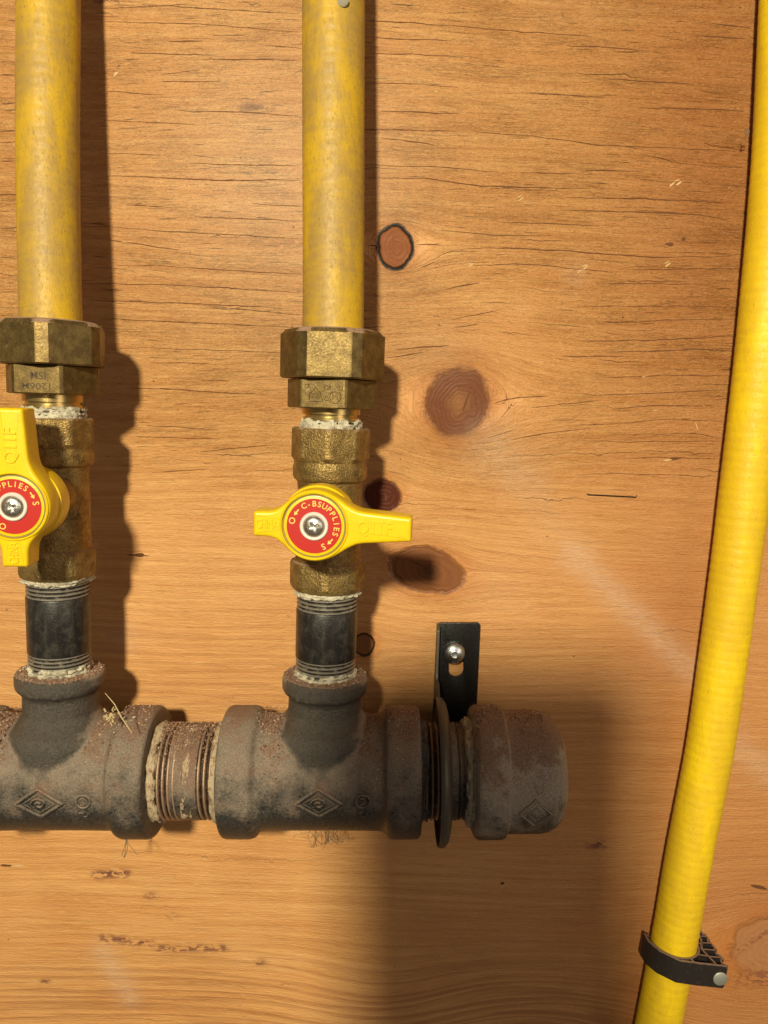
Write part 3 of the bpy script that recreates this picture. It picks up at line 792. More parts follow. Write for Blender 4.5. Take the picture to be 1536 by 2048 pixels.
def valve(col, p, label, spin, hrot, lrot, seed):
    t0 = col.at(p['handle'], 45); M = col.M(t0, spin)
    T = thing('ball_valve', label, 'ball valve', M, 'brass ball valves with yellow handles')
    z = lambda k, r=16: col.at(p[k], r)-t0
    vt, r0, r1, l0, l1 = z('v_top'), z('ring0'), z('ring1'), z('low0'), z('low1')
    rot = radians(22.5)-spin if True else 0
    a, c = 15.6, 16.6
    mb = MB()
    loft(mb, [(vt-.1, 12), (vt, 15.0, 8, rot, 15.6), (vt-.8, a, 8, rot, c), (r0+2.2, a, 8, rot, c), (r0+.4, 15.0, 8, rot, 15.3), (r0-.8, 15.4), (r0-2, 15.9), (r1+2, 15.8), (r1+.6, 15.2),
              (r1-.3, 14.0), (r1-4, 13.6), (r1-14, 13.9), (l0+8, 13.9), (l0+1.0, 14.1), (l0-.2, 14.6), (l0-.6, 15.4, 8, rot, 15.9), (l0-1.4, a, 8, rot, 16.3), (l1+2.6, a-.1, 8, rot, 16.3), (l1+.6, 14.9, 8, rot, 15.3), (l1, 14.2), (l1+.1, 12.2)], n=144)
    mb.build('body', M_cast, T, smooth=22)
    # bulge of the ball chamber, the stem boss and packing nut reaching out to the handle
    mb = MB(); loft(mb, [(9, 11.5), (14, 10.5), (18, 9.4), (18.4, 7.6), (21.5, 7.6, 6, 0, None), (25, 7.6, 6, 0, None), (25.2, 5), (28, 4.5)], 'Y', 60)
    mb.build('stem', M_cast, T, smooth=25)
    # cast lettering wrapped on the right shoulder and lower down
    def wrap(s, size, th0, zz, R):
        v, f = text_geo(s, size, .35, align='LEFT', bold=.04); m = MB()
        m.add([((R+q.z)*sin(th0+q.x/R), -(R+q.z)*cos(th0+q.x/R), zz+q.y) for q in v], f); return m
    m1 = wrap('CISA', 5.4, radians(28), (r0+r1)/2, 15.7)
    m2 = wrap("CISA", 4.6, radians(26), (l0+r1)/2-3.2, 13.9)
    m1.build('cast_lettering', M_cast, T); m2.build('cast_lettering', M_cast, T)
    dope('thread_sealant', T, l1-2.4, l1+1.0, 14.0, .95, .25, seed+4)
    # handle
    H = bpy.data.objects.new('handle', None)
    yf = -45.0
    mb = MB(); n = len(HOUT)
    lv = [(yf+11.5, .9), (yf+11.2, .15), (yf+6, 0.0), (yf+1.3, .25), (yf+.45, .5), (yf+.05, 1.1), (yf, 1.7)]
    vs = []
    for (yy, ins) in lv:
        q = inset(HOUT, ins) if ins else HOUT
        vs += [(a_, yy, b_) for a_, b_ in q]
    fs = []
    for j in range(len(lv)-1):
        for i in range(n):
            k = (i+1) % n; fs.append((j*n+i, j*n+k, (j+1)*n+k, (j+1)*n+i))
    fs.append(tuple(reversed(range(n))))
    # front face left open around the recess: ring of quads towards the recess circle
    q = inset(HOUT, 1.7); RR = 12.2
    base = len(vs)
    # order by angle so that each outline point maps to the recess circle
    for a_, b_ in q:
        th = atan2(b_, a_); vs.append((RR*cos(th), yf, RR*sin(th)))
    last = (len(lv)-1)*n
    for i in range(n):
        k = (i+1) % n; fs.append((last+i, last+k, base+k, base+i))
    b2 = len(vs)
    for a_, b_ in q:
        th = atan2(b_, a_); vs.append((RR*cos(th)*.985, yf+1.0, RR*sin(th)*.985))
    for i in range(n):
        k = (i+1) % n; fs.append((base+i, base+k, b2+k, b2+i))
    fs.append(tuple(b2+i for i in range(n)))
    mb.add(vs, fs)
    # skirt of the hub behind the arms
    loft(mb, [(45-19.5, 13.0), (45-19.4, 14.3), (45-14, 14.6), (45-10.5, 14.2), (45-9, 12)], 'Y', 96)
    h = mb.build('handle', M_enam, T, smooth=40)
    fixn(h)
    # raised rim round the label
    mb = MB(); loft(mb, [(45-.6, 13.0), (45+.25, 12.95), (45+.55, 12.6), (45+.25, 12.2), (45-.6, 12.1)], 'Y', 96, caps=False); mb.build('rim', M_enam, h)
    mb = MB(); loft(mb, [(45-.9, 11.9), (45-.62, 11.9), (45-.60, 11.2)], 'Y', 96); mb.build('groove', M_groove, h)
    mb = MB(); loft(mb, [(45-.9, 11.35), (45-.35, 11.35), (45-.30, 11.2)], 'Y', 96); fr = mb.build('label_border', M_enam, h)
    mb = MB(); loft(mb, [(45-.5, 10.35), (45-.22, 10.35)], 'Y', 96); lb = mb.build('label', M_red, h)
    # ring lettering
    mb = MB()
    def glyph(s, ang, size, flip=0.0):
        v, f = text_geo(s, size, 0.03, bold=.035); A = radians(ang-90)+flip; R = 8.35
        cx_, cz_ = R*cos(radians(ang)), R*sin(radians(ang))
        mb.add([(cx_+q_.x*cos(A)-q_.y*sin(A), -45.0+.17-q_.z, cz_+q_.x*sin(A)+q_.y*cos(A)) for q_ in v], f)
    for i, ch in enumerate('C-BSUPPLIES'): glyph(ch, 118-13.7*i, 3.0)
    glyph('O', 168, 3.3); glyph('S', -64, 3.3)
    def arrow(ang, d):
        R = 8.35; pts = [(-1.3, .25), (.2, .25), (.2, .85), (1.5, 0), (.2, -.85), (.2, -.25), (-1.3, -.25)]
        A = radians(ang-90)+(pi if d < 0 else 0); cx_, cz_ = R*cos(radians(ang)), R*sin(radians(ang))
        mb.add([(cx_+a_*cos(A)-b_*sin(A), -44.86, cz_+a_*sin(A)+b_*cos(A)) for a_, b_ in pts], [tuple(range(7))])
    arrow(143, -1); arrow(-42, 1)
    lt = mb.build('label_lettering', M_ltr, h, smooth=0)
    # embossed words on the arms
    for s, xx, sz, sx in (('Q11F', 22.6, 6.6, .88), ('CHINA', -17.6, 5.0, .52)):
        v, f = text_geo(s, sz, .42, bold=.03); mb = MB()
        mb.add([(q_.x*sx+xx, yf-q_.z, q_.y) for q_ in v], f)
        mb.build('embossed_word', M_enam, h)
    # washer and cross-head screw
    mb = MB(); loft(mb, [(45-.4, 5.35), (45+.35, 5.35), (45+.6, 5.0), (45+.55, 4.2), (45+.1, 3.9)], 'Y', 64); mb.build('washer', M_wash, h)
    bm = bmesh.new()
    N = 56; rings = 16; vv = []
    hr = 3.95
    for j in range(rings+1):
        rr_ = hr*j/rings; row = []
        for i in range(N):
            th = 2*pi*i/N; x_, z_ = rr_*cos(th), rr_*sin(th)
            hgt = 1.9*sqrt(max(0, 1-(rr_/hr)**2*.96))
            c45 = radians(24); xa = x_*cos(c45)+z_*sin(c45); za = -x_*sin(c45)+z_*cos(c45)
            arm = min(max(abs(xa)-.62, abs(za)-2.1), max(abs(za)-.62, abs(xa)-2.1))
            dep = max(0, min(1, -arm/.28))*1.5*(1-.35*rr_/2.2)
            row.append(bm.verts.new((x_*MM, (-45-.35-hgt+max(0, dep))*MM, z_*MM)))
        vv.append(row)
    for j in range(rings):
        for i in range(N):
            k = (i+1) % N
            if j == 0 and False: continue
            try: bm.faces.new((vv[j][i], vv[j+1][i], vv[j+1][k], vv[j][k]))
            except Exception: pass
    bmesh.ops.remove_doubles(bm, verts=bm.verts, dist=1e-6); bmesh.ops.recalc_face_normals(bm, faces=bm.faces)
    me = bpy.data.meshes.new('screw'); bm.to_mesh(me); bm.free(); me.materials.append(M_steel)
    me.polygons.foreach_set('use_smooth', [True]*len(me.polygons)); me.set_sharp_from_angle(angle=radians(40))
    sc = bpy.data.objects.new('screw', me); S.collection.objects.link(sc); sc.parent = h
    bpy.data.objects.remove(H)
    h.rotation_euler = (0, -hrot, 0)
    for q_ in (lb, lt): q_.rotation_euler = (0, -(lrot-hrot), 0)
    return T
valve(colL, PL, 'brass ball valve at the left edge with its yellow lever upright along the pipe', radians(3.6), radians(90), radians(74), 2.0)
valve(colM, PM, 'brass ball valve in the middle with its yellow lever turned crosswise to the pipe', radians(-3.2), radians(0), radians(0), 6.0)

# ---- vertical nipples
def vnipple(col, p, label, seed):
    t1 = col.at(p['v_bot'], 13); t0 = col.at(p['col_top']-8, 13); M = col.M(t0)
    T = thing('pipe_nipple', label, 'pipe nipple', M, 'short black nipples under the valves')
    H = t1-t0
    mb = MB(); loft(mb, [(7.4, 12.6), (7.5, 13.2), (7.9, 13.35), (H-8.0, 13.35), (H-7.6, 13.2), (H-7.5, 12.6)]); mb.build('tube', M_nip, T)
    mb = MB(); threads(mb, -9, 7.9, 13.2); mb.build('thread', M_thr, T); mb = MB(); threads(mb, H-8.0, H+6, 13.2); mb.build('thread', M_thr, T)
    dope('thread_sealant', T, -6.5, 2.4, 13.0, 1.0, .30, seed)
    return T
vnipple(colL, PL, 'short black pipe nipple between the left valve and the left tee', 11.0)
vnipple(colM, PM, 'short black pipe nipple between the middle valve and the right tee', 14.0)

# ------------------------------------------------------------------ horizontal run
RUNZ = px(650, 1541, AX).z
EZ = px(650, 1603, AX-23).z-RUNZ
CE = px(1068, 1618, AX-21)
def runx(a, y=1541, Y=AX): return px(a, y, Y).x
def grit(parent, spots, seed):
    """loose crumbs resting on upward faces: (x0, x1, R, half-angle) on a horizontal cylinder, or ring (z, r0, r1)"""
    rnd = random.Random(seed); mb = MB()
    ico = [(1, 1, 1), (-1, -1, 1), (-1, 1, -1), (1, -1, -1)]
    for sp in spots:
        if sp[0] == 'cyl':
            _, x0, x1, R, ha, n = sp
            P = []
            for _ in range(n):
                a = rnd.gauss(0, ha*.55)
                if rnd.random() < .55 and a < 0: a = -a*.8
                P.append(Vector((rnd.uniform(x0, x1), -sin(a)*R, cos(a)*R)))
        else:
            _, z, r0, r1, n = sp; P = []
            for _ in range(n):
                a = rnd.uniform(0, 2*pi); r = rnd.uniform(r0, r1); P.append(Vector((r*cos(a), r*sin(a), z)))
        for c in P:
            s = rnd.uniform(.10, .30)*(1.9 if rnd.random() < .04 else 1)
            Rm = Matrix.Rotation(rnd.uniform(0, 6), 3, Vector((rnd.random()-.5, rnd.random()-.5, rnd.random()+.01)))
            mb.add([c+Rm @ Vector((v[0]*s*rnd.uniform(.6, 1.2), v[1]*s, v[2]*s*.8)) for v in ico], [(0, 1, 2), (0, 3, 1), (0, 2, 3), (1, 3, 2)])
    o = mb.build('grit', M_grit, parent, smooth=0); o['kind'] = 'stuff'; return o

def emblem(mb, cx, cz, R, kind):
    """raised ridges wrapped on a horizontal cylinder radius R; (u right, v up) in mm from the centre"""
    def W(u, v, dr=0.0):
        a = asin_((cz+v)/R); return (cx+u, -(R+dr)*cos(a), (R+dr)*sin(a))
    def line(pts, r=.55, closed=False):
        q = []
        for i in range(len(pts)-(0 if closed else 1)):
            a = pts[i]; b = pts[(i+1) % len(pts)]; n = max(1, int(hypot(b[0]-a[0], b[1]-a[1])/.6))
            q += [(a[0]+(b[0]-a[0])*k/n, a[1]+(b[1]-a[1])*k/n) for k in range(n)]
        if not closed: q.append(pts[-1])
        tube(mb, [W(a, b, .05) for a, b in q], r, 8, closed=closed)
    if kind == 'diamond':
        line([(-9.6, 0), (0, 6.6), (9.6, 0), (0, -6.6)], .85, True)
        line([(-6.6, 0), (0, 4.3), (6.6, 0), (0, -4.3)], .30, True)
        sp = [((.35+.30*t)*cos(t*1.0), (.35+.30*t)*sin(t)*.85) for t in [k*.35 for k in range(30)]]
        line(sp, .62)
    elif kind == 'diamond_cap':
        line([(-6.6, 0), (0, 6.6), (6.6, 0), (0, -6.6)], .5, True); line([(-6.9, .6), (-.3, 7.2)], .55)
        line([(-3.4, 0), (0, 3.4), (3.4, 0), (0, -3.4)], .35, True)
    elif kind == 'size':
        c = [(2.9*cos(2*pi*k/20), 2.9*sin(2*pi*k/20)) for k in range(20)]
        line([(a, b+1) for a, b in c], .62, True)
        line([(-1.2, 2.2), (.2, 2.6), (.9, 1.6), (-.6, .8), (.9, .2), (.4, -.6), (-1.2, -.4)], .42)
        line([(-2.2, -4.6), (-.8, -4.3), (-.6, -6.3), (.9, -6.4), (1.8, -4.6)], .40)
        line([(-1.6, 6.0), (.2, 6.5), (1.4, 5.4)], .42)
def asin_(v): return math.asin(max(-1, min(1, v)))

def tee(col, label, seed, branch_py, grn):
    A = px(*proj(col.A), AX)
    # the branch axis hits the run axis here
    t = (RUNZ-col.A.z)/col.k.z; O = col.A+col.k*t
    ang = atan2(col.k.x, col.k.z)
    T = thing('pipe_tee', label, 'pipe tee', Matrix.Translation(O), 'black iron tees of the manifold')
    zt = col.at(branch_py, 19)-t
    L = 43.6
    mb = MB()
    RB, RC = 28.8, 25.3
    half = [(L, 20), (L-.05, RB-1.6), (L-.9, RB-.3), (L-2.4, RB), (L-12.6, RB), (L-14.6, RB-.7), (L-16.4, RC+.5), (L-18.5, RC), (L-30, RC-.2)]
    rows = [(-x_, r_) for x_, r_ in half]+[(x_, r_) for x_, r_ in reversed(half)]
    loft(mb, rows, 'X', 120, jit=lambda t_, th: .22*fbm(t_*.05+seed, cos(th)*1.5, sin(th)*1.5, 3))
    R = Matrix.Rotation(ang, 4, 'Y')
    m2 = MB()
    loft(m2, [(0, 22), (19, 22.6), (23, 21.5), (26.5, 17.8), (29.5, 16.2), (zt-10.5, 15.9), (zt-8.8, 16.6), (zt-7.2, 18.3), (zt-5.6, 18.9), (zt-1.6, 18.9), (zt-.4, 18.1), (zt, 16.6)], n=120,
         jit=lambda t_, th: .2*fbm(t_*.08+seed, cos(th)*2, sin(th)*2+5, 3))
    mb.add([R @ Vector(v) for v in m2.v], m2.f)
    # lumps of cast lettering on the branch collar
    rnd = random.Random(seed)
    for k in range(6):
        th = radians(-34+13*k+rnd.uniform(-3, 3)); rr = 17.7
        c = R @ Vector((rr*sin(th), -rr*cos(th), zt-6.4+rnd.uniform(-.6, .6)))
        m3 = MB(); loft(m3, [(-1.3, .3), (-.8, 1.2), (0, 1.5), (.8, 1.1), (1.3, .3)], n=10)
        mb.add([c+Vector(v) for v in m3.v], m3.f)
    o = mb.build('body', M_iron, T)
    fixn(o); bake_remesh(o, .55, 6)
    mb = MB(); emblem(mb, 0, EZ, RC, 'diamond'); o = mb.build('emblem', M_iron, T, smooth=60)
    mb = MB(); emblem(mb, 18.6, EZ, RC, 'size'); mb.build('size_mark', M_iron, T, smooth=60)
    g = [('cyl', -L+1, -16, RB*.965, radians(52), 700*grn//10), ('cyl', 17, L-15, RC, radians(50), 900*grn//10), ('cyl', -L+16, -16, RC, radians(50), 700*grn//10), ('cyl', L-15, L-1, RB, radians(50), 620*grn//10)]
    gr = grit(T, g, int(seed)); 
    # crumbs on the collar follow the leaning branch
    rnd = random.Random(int(seed)+50); m4 = MB()
    for _ in range(620):
        a = rnd.uniform(0, 2*pi); r_ = rnd.uniform(13.6, 18.3); s_ = rnd.uniform(.12, .36)
        c = R @ Vector((r_*cos(a), r_*sin(a), zt+.05-max(0, r_-16.8)*.45))
        m4.add([c+Vector((v[0]*s_, v[1]*s_*rnd.uniform(.5, 1.2), v[2]*s_)) for v in ((1, 1, 1), (-1, -1, 1), (-1, 1, -1), (1, -1, -1))], [(0, 1, 2), (0, 3, 1), (0, 2, 3), (1, 3, 2)])
    cg = m4.build('collar_grit', M_grit, T, smooth=0); cg['kind'] = 'stuff'
    return T, O, L
TL, OL, Lh = tee(colL, 'dusty black iron tee at the left edge under the left valve', 1.0, 1368, 11)
TR, OR_, _ = tee(colM, 'dusty black iron tee under the middle valve, left of the hanger ring', 4.0, 1378, 9)

# ---- nipple between the tees
x0 = OL.x+Lh; x1 = OR_.x-Lh
T = thing('pipe_nipple', 'rusty threaded nipple with smeared sealant joining the two tees', 'pipe nipple', Matrix.Translation(Vector(((x0+x1)/2, AX, RUNZ))))
hw = (x1-x0)/2; RN = 21.0
mb = MB(); loft(mb, [(-hw+9, RN-1), (-hw+9.2, RN-.1), (hw-9.2, RN-.1), (hw-9, RN-1)], 'X'); mb.build('tube', M_iron_nip, T)
mb = MB(); threads(mb, -hw-3, -hw+12.5, RN+.1, 1.15, 2.1, 'X'); mb.build('thread', M_thr_h, T); mb = MB(); threads(mb, hw-9.5, hw+3, RN, 1.15, 2.1, 'X'); mb.build('thread', M_thr_h, T)
dope('thread_sealant', T, -hw-.8, -hw+4.2, RN+.2, .9, .20, 21.0, 'X', M_dope_r)
dope('thread_sealant', T, hw-4.0, hw+.8, RN+.2, .9, .35, 25.0, 'X', M_dope_r)
dope('thread_sealant', T, -1.5, 3.5, RN-.2, .9, -.05, 27.0, 'X', M_dope_r)
grit(T, [('cyl', -hw, hw, RN+.2, radians(48), 1500)], 33)

# ---- right nipple, hanger and cap
CAPX0 = px(951, 1541, AX-15).x; CAPX1 = px(1124, 1541, AX).x
xa = OR_.x+Lh
T = thing('pipe_nipple', 'grimy black nipple between the right tee and the end cap, passing through the hanger ring', 'pipe nipple', Matrix.Translation(Vector((xa, AX, RUNZ))))
ln = CAPX0-xa
mb = MB(); threads(mb, -4, 11, RN, 1.1, 2.2, 'X'); mb.build('thread', M_thr_h, T)
mb = MB(); loft(mb, [(10.5, RN-1), (10.6, RN), (ln-7.6, RN), (ln-7.4, RN-.9), (ln-7.2, RN-1.4)], 'X'); mb.build('tube', M_iron_drk, T)
dope('thread_sealant', T, -.6, 3.6, RN+.3, 1.2, .30, 41.0, 'X', M_dope_g)
mb = MB(); threads(mb, ln-7.5, ln+3, RN-.1, .9, 1.9, 'X'); mb.build('thread', M_iron_drk, T)
dope('thread_sealant', T, ln-4.4, ln+1.0, RN+.6, 1.3, .55, 43.0, 'X', M_dope)
grit(T, [('cyl', 1, ln, RN+.3, radians(40), 350)], 34)

T = thing('pipe_cap', 'dusty black iron end cap closing the right end of the pipe run', 'pipe cap', Matrix.Translation(Vector((CAPX0, AX, RUNZ))))
W = CAPX1-CAPX0
mb = MB()
prof = [(2, 18), (-.4, RN+.6), (-.6, 25.6), (.4, 28.2), (2, 29.1), (11.6, 29.1), (13.2, 28.6), (14.2, 26.9), (16, 26.6), (W-12, 26.5), (W-8.6, 25.9), (W-5.4, 24.3), (W-3, 21.8), (W-1.6, 18.6), (W-.9, 13), (W-.3, 6), (W, 1)]
pr2 = []
for i in range(len(prof)-1):
    a, b = prof[i], prof[i+1]
    for k in range(3): pr2.append((a[0]+(b[0]-a[0])*k/3, a[1]+(b[1]-a[1])*k/3))
pr2.append(prof[-1])
loft(mb, pr2, 'X', 120, jit=lambda t_, th: .25*fbm(t_*.05+9, cos(th)*1.5, sin(th)*1.5, 3) if t_ < W-2 else 0)
mb.build('body', M_iron_cap, T, smooth=50)
mb = MB(); emblem(mb, CE.x-CAPX0, CE.z-RUNZ, 26.5, 'diamond_cap'); mb.build('emblem', M_iron_cap, T, smooth=60)
grit(T, [('cyl', .5, 12.5, 29.15, radians(38), 330), ('cyl', 14, W-10, 26.6, radians(36), 420)], 35)

# hanger: ring round the pipe plus the upright strap screwed to the board
HX = px(893, 1541, AX-18).x
T = thing('pipe_hanger', 'black steel pipe hanger with an upright slotted strap screwed to the board', 'pipe hanger', Matrix.Translation(Vector((HX, AX, RUNZ))))
mb = MB()
prof = [(-1.6, 21.6), (-1.3, 22.4), (-.2, 24.2), (.2, 27.5), (.0, 29.6), (-.9, 31.3), (-1.9, 31.9), (-1.3, 32.4), (.2, 32.1), (1.2, 30.2), (1.5, 27.5), (1.1, 24.0), (.0, 21.9), (-.6, 21.4)]
n = 120; vs = []; fs = []
for k in range(n):
    th = 2*pi*k/n
    sc = 1.0+.0*cos(th)
    for (xx, rr) in prof:
        vs.append((xx*1.35-(rr-27)*.12, -rr*sc*cos(th), rr*sc*sin(th)))
m_ = len(prof)
for k in range(n):
    for j in range(m_):
        fs.append((k*m_+j, k*m_+(j+1) % m_, ((k+1) % n)*m_+(j+1) % m_, ((k+1) % n)*m_+j))
mb.add(vs, fs); fixn(mb.build('ring', M_tan, T, smooth=50))
SY = -3.2      # depth of the strap face, board at 0
def loc(a, b, Y): p_ = px(a, b, Y); return p_.x-HX, p_.z-RUNZ
c1 = loc(879, 1246, SY); c2 = loc(961, 1246, SY); c3 = loc(944, 1440, SY)[0]; zb_ = -10
c4 = loc(868, 1440, SY)[0]
outer = [(c1[0], c1[1]), (c2[0]-1, c2[1]), (c2[0], c2[1]-1), (c3+1.5, zb_), (c4, zb_)]
hc = loc(912, 1330, SY); hcx, hcz = hc
hole = []
for k in range(24):
    th = 2*pi*k/24; hole.append((hcx+3.7*cos(th), hcz+3.7*sin(th)+(2.4 if sin(th) > 0 else -2.4)))
sp_ = plate('strap', outer, [hole], SY-AX, SY+2.0-AX, M_blk, T, .25)
# folded left edge of the strap, deepening downwards into the web that carries the ring
mb = MB()
e0 = c1[0]; ztop = c1[1]-.5
prof2 = [(ztop, 3.0), (ztop-2, 5.0), (ztop-20, 5.8), (ztop-27, 8), (33, 14), (28, 24), (20, 30), (-8, 30)]
vs = []; fs = []
xl = lambda z_: e0+(c4-e0)*(ztop-z_)/(ztop-zb_)
for (z_, dpt) in prof2:
    for xx in (-1.3, 0):
        for yy in (SY-AX+1.8, SY-AX-dpt):
            vs.append((xl(z_)+xx, yy, z_))
for i in range(len(prof2)-1):
    o_ = i*4
    for a, b in ((0, 1), (1, 3), (3, 2), (2, 0)): fs.append((o_+a, o_+b, o_+4+b, o_+4+a))
fs += [(0, 2, 3, 1), tuple(len(vs)-4+k for k in (0, 1, 3, 2))]
mb.add(vs, fs); o = mb.build('edge_flange', M_tan, T, smooth=30); fixn(o); bevel(o, .3)
# round head screw in the slot
sc_ = loc(909, 1309, SY-3); mb = MB()
rows = [(0, 5.3), (.5, 5.5)]+[(.5+3.4*sin(k/8*pi/2), 5.5*cos(k/8*pi/2)+.02) for k in range(1, 7)]+[(3.75, 2.0), (3.8, 1.5, 6), (2.3, 1.35, 6), (2.2, .2)]
loft(mb, [(r_[0]-(SY-AX), r_[1])+tuple(r_[2:]) for r_ in rows], 'Y', 48, cx=sc_[0], cy=sc_[1])
loft(mb, [(-(SY-AX)-2.9, 2.6), (-(SY-AX)+.2, 2.6)], 'Y', 24, cx=sc_[0], cy=sc_[1])
s_ = mb.build('screw', steel('zinc_screw', (.60, .64, .66), .25), T, smooth=40); fixn(s_)

# ------------------------------------------------------------------ the clip on the right pipe
ci = 10
Pc = px(1344, 1903, RY); tdir = (px(1354, 1850, RY)-px(1326, 2000, RY)).normalized()
k_ = tdir; i_ = Vector((1, 0, 0)); i_ = (i_-k_*i_.dot(k_)).normalized(); j_ = k_.cross(i_)
M = Matrix.Translation(Pc) @ Matrix((i_, j_, k_)).transposed().to_4x4()
T = thing('pipe_clip', 'dusty black plastic clip nailed over the bright yellow pipe', 'pipe clip', M)
def strip(mb, pts, th, z0, z1, closed=False):
    n = len(pts); L_ = []; R_ = []
    for i in range(n):
        a = Vector(pts[i-1] if (i or closed) else pts[i]); b = Vector(pts[(i+1) % n] if (i < n-1 or closed) else pts[i]); c = Vector(pts[i])
        d1 = (c-a).normalized() if (c-a).length > 0 else (b-c).normalized(); d2 = (b-c).normalized() if (b-c).length > 0 else d1
        n1 = Vector((-d1.y, d1.x)); n2 = Vector((-d2.y, d2.x)); m = (n1+n2).normalized(); s = th/2/max(.4, m.dot(n1))
        L_.append(c+m*s); R_.append(c-m*s)
    vs = []; fs = []
    for i in range(n):
        vs += [(L_[i].x, L_[i].y, z0), (R_[i].x, R_[i].y, z0), (R_[i].x, R_[i].y, z1), (L_[i].x, L_[i].y, z1)]
    m = n if closed else n-1
    for i in range(m):
        a = 4*i; b = 4*((i+1) % n)
        for q in range(4): fs.append((a+q, a+(q+1) % 4, b+(q+1) % 4, b+q))
    if not closed: fs += [(0, 3, 2, 1), tuple(4*(n-1)+q for q in (0, 1, 2, 3))]
    mb.add(vs, fs)
hz = 5.9
yb = -RY-.3         # board side, local +Y
out_ = [(-13.6, 4.0), (-13.4, -2.5), (-10.0, -8.6), (-2.4, -13.9), (7, -14.4), (20.5, -14.4)]
mb = MB(); strip(mb, out_, 1.4, -hz, hz); strip(mb, [(20.5, -14.4), (21.8, -12.4), (20.2, -11.6), (20.2, -8.4), (21.6, -7.8), (21.4, -5.2), (20.0, -4.6), (20.0, -1.4), (21.2, -.8), (21.0, 1.8), (19.6, 2.4), (19.6, 5.4), (20.6, 6), (20.4, 8.6), (19.2, 9.2), (19.0, yb)], 1.2, -hz, hz*.8)
a_ = mb.build('body', M_plas, T); fixn(a_); bevel(a_, .2, 1)
mb = MB()
arc = [(11.9*cos(radians(q)), 11.9*sin(radians(q))) for q in range(190, 365, 8)]
strip(mb, arc, 1.2, -hz, hz-.2); o = mb.build('saddle', M_plas, T); fixn(o); bevel(o, .2, 1)
for pts in ([(4.2, -11.2), (4.8, -14.2)], [(15.8, -13.8), (12.8, -3.5), (15.6, 4), (16.0, yb)], [(14.4, -8.4), (20.2, -8.2)], [(13.2, -3.4), (20, -3.2)], [(14.4, 1.6), (20, 1.8)], [(15.8, 6.6), (19.6, 6.8)], [(-11.6, 1.8), (-13.4, 3.6)], [(12.2, 3), (14.2, -1)], [(9.2, -7.8), (13.6, -8.2)]):
    mb = MB(); strip(mb, pts, 1.0, -hz, hz-.3); o = mb.build('rib', M_plas, T); fixn(o)
mb = MB(); vs = [(x_, y_, z_) for z_ in (-hz+1, .2) for x_, y_ in ((15.2, -14.0), (20.2, -14.0), (19.2, yb), (15.4, yb))]
mb.add(vs, [(0, 3, 2, 1), (4, 5, 6, 7), (0, 1, 5, 4), (1, 2, 6, 5), (2, 3, 7, 6), (3, 0, 4, 7)]); fixn(mb.build('nail_boss', M_plas, T))
mb = MB(); loft(mb, [(13.2, 1.4), (14.9, 1.6), (15.0, 3.4), (15.6, 3.5), (15.9, 3.1), (16.0, .2)], 'Y', 32, cx=18.2, cy=-.6)
fixn(mb.build('nail', M_nail, T, smooth=40))

# ------------------------------------------------------------------ small loose things
mb = MB(); a = px(1176, 989); b = px(1272, 994); o_ = Vector(a)
tube(mb, [Vector((-.9, .8, .8)), Vector((0, -.5, 0)), Vector((b.x-a.x, -.5, b.z-a.z)), Vector((b.x-a.x+.5, .8, .5))], .32, 6)
tag(mb.build('staple', flat_mat('dark_wire', (.02, .015, .012), .5, .5), None, loc=a), 'thin dark staple pressed flat into the board right of the lower knots', 'staple')

mb = MB(); c0 = px(236, 1425, AX-14)
sp = px(210, 1386, AX-22); ep = px(264, 1466, AX-24)
tube(mb, [sp-c0, sp.lerp(ep, .3)+Vector((.6, 0, .4))-c0, sp.lerp(ep, .6)-c0, ep-c0], [.12, .22, .28, .15], 6)
rnd = random.Random(5)
for k in range(26):
    p_ = Vector((rnd.gauss(-.5, 1.3), rnd.gauss(-6, 1.6), rnd.gauss(0, 1.3)))
    tube(mb, [p_, p_+Vector((rnd.uniform(-1.5, 1.5), rnd.uniform(-1, 1), rnd.uniform(-1.5, 1.5)))], rnd.uniform(.15, .42), 5)
tag(mb.build('straw_wisp', M_straw, None, loc=c0), 'wisp of pale dry straw caught on the left tee beside its collar', 'straw')

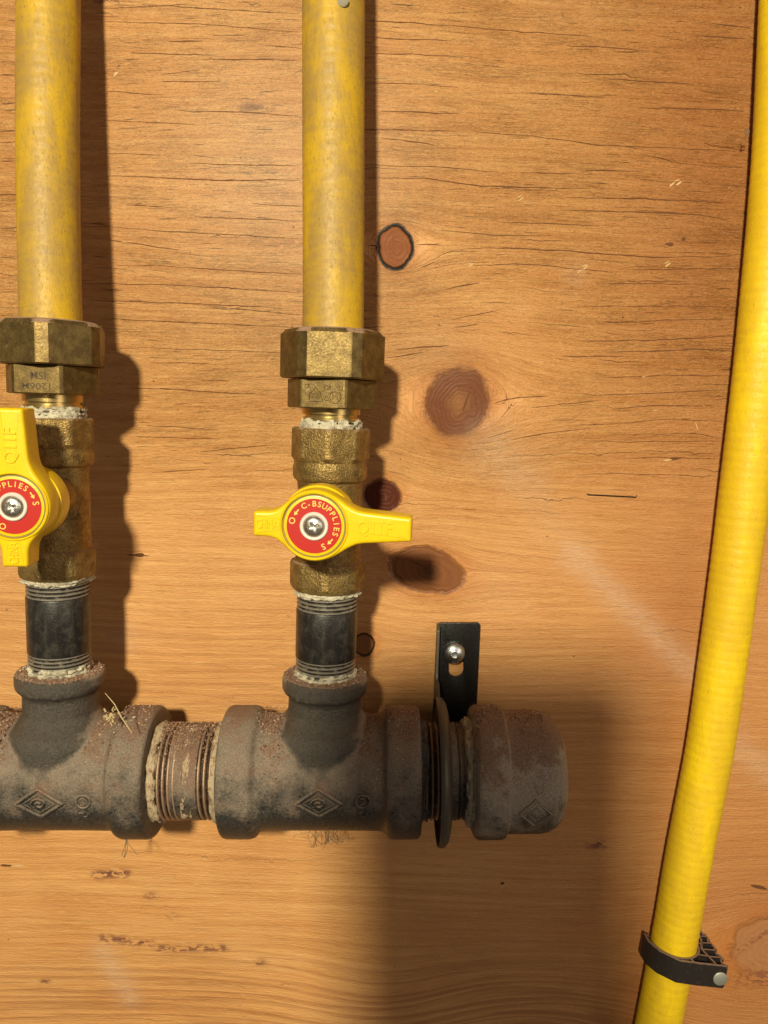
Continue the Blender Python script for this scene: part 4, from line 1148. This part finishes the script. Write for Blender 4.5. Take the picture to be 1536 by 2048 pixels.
def web(label, base, n, spread, seed, length, r=.10, stray=1.0):
    rnd = random.Random(seed); mb = MB(); c = px(*base)
    for k in range(n):
        p_ = Vector((rnd.uniform(-spread, spread), rnd.uniform(-.3, .3), 0)); pts = [p_.copy()]
        d = Vector((rnd.uniform(-.6, .6)*stray, 0, -1))
        for q in range(9):
            d = (d+Vector((rnd.uniform(-.9, .9)*stray, rnd.uniform(-.15, .15), rnd.uniform(-.6, .5)*stray))).normalized()
            p_ = p_+d*length/9; pts.append(p_.copy())
        tube(mb, pts, r, 4)
    return tag(mb.build('cobweb', M_web, None, loc=(c.x, c.y, c.z)), label, 'cobweb')
web('tangled dusty cobweb hanging under the right tee', (650, 1662, -26), 26, 9, 3, 9)
web('thin strand of dusty cobweb hanging under the band of the left tee', (254, 1678, -30), 4, .5, 8, 9, .14, .25)
web('fluff caught on the edge of the bright yellow pipe near the top right', (1496, 258, -12), 6, .6, 12, 3.0, .16)
mb = MB(); loft(mb, [(-1.2, .3), (-.8, 1.6), (0, 2.3), (.35, 1.6), (.5, .3)], 'Y', 24, jit=lambda t_, th: .4*fbm(cos(th)*2, sin(th)*2, t_, 3))
tag(mb.build('mud_blob', flat_mat('grey_blob', (.25, .22, .17), .8), None, loc=px(686, 1, -42.2)), 'small grey blob stuck on the front of the middle yellow pipe', 'blob')

# ------------------------------------------------------------------ the phone taking the picture (behind the lens; it shades the lower board)
def rrect(w_, h_, r_, n=8):
    P = []
    for cx_, cz_, a0 in ((w_/2-r_, h_/2-r_, 0), (-w_/2+r_, h_/2-r_, 90), (-w_/2+r_, -h_/2+r_, 180), (w_/2-r_, -h_/2+r_, 270)):
        P += [(cx_+r_*cos(radians(a0+90*k/n)), cz_+r_*sin(radians(a0+90*k/n))) for k in range(n+1)]
    return P
PH = Matrix.Translation(Vector((-32, -430, -12))) @ Matrix.Rotation(-PITCH, 4, 'X')
T = thing('smartphone', 'black smartphone in a case behind the viewpoint, shading the lower board', 'phone', PH)
plate('case', rrect(98, 159, 13), [], 0, -9, flat_mat('black_case', (.02, .02, .02), .5), T, .8)
plate('screen', rrect(84, 149, 10), [], -9.02, -9.4, flat_mat('phone_glass', (.01, .01, .012), .1), T)
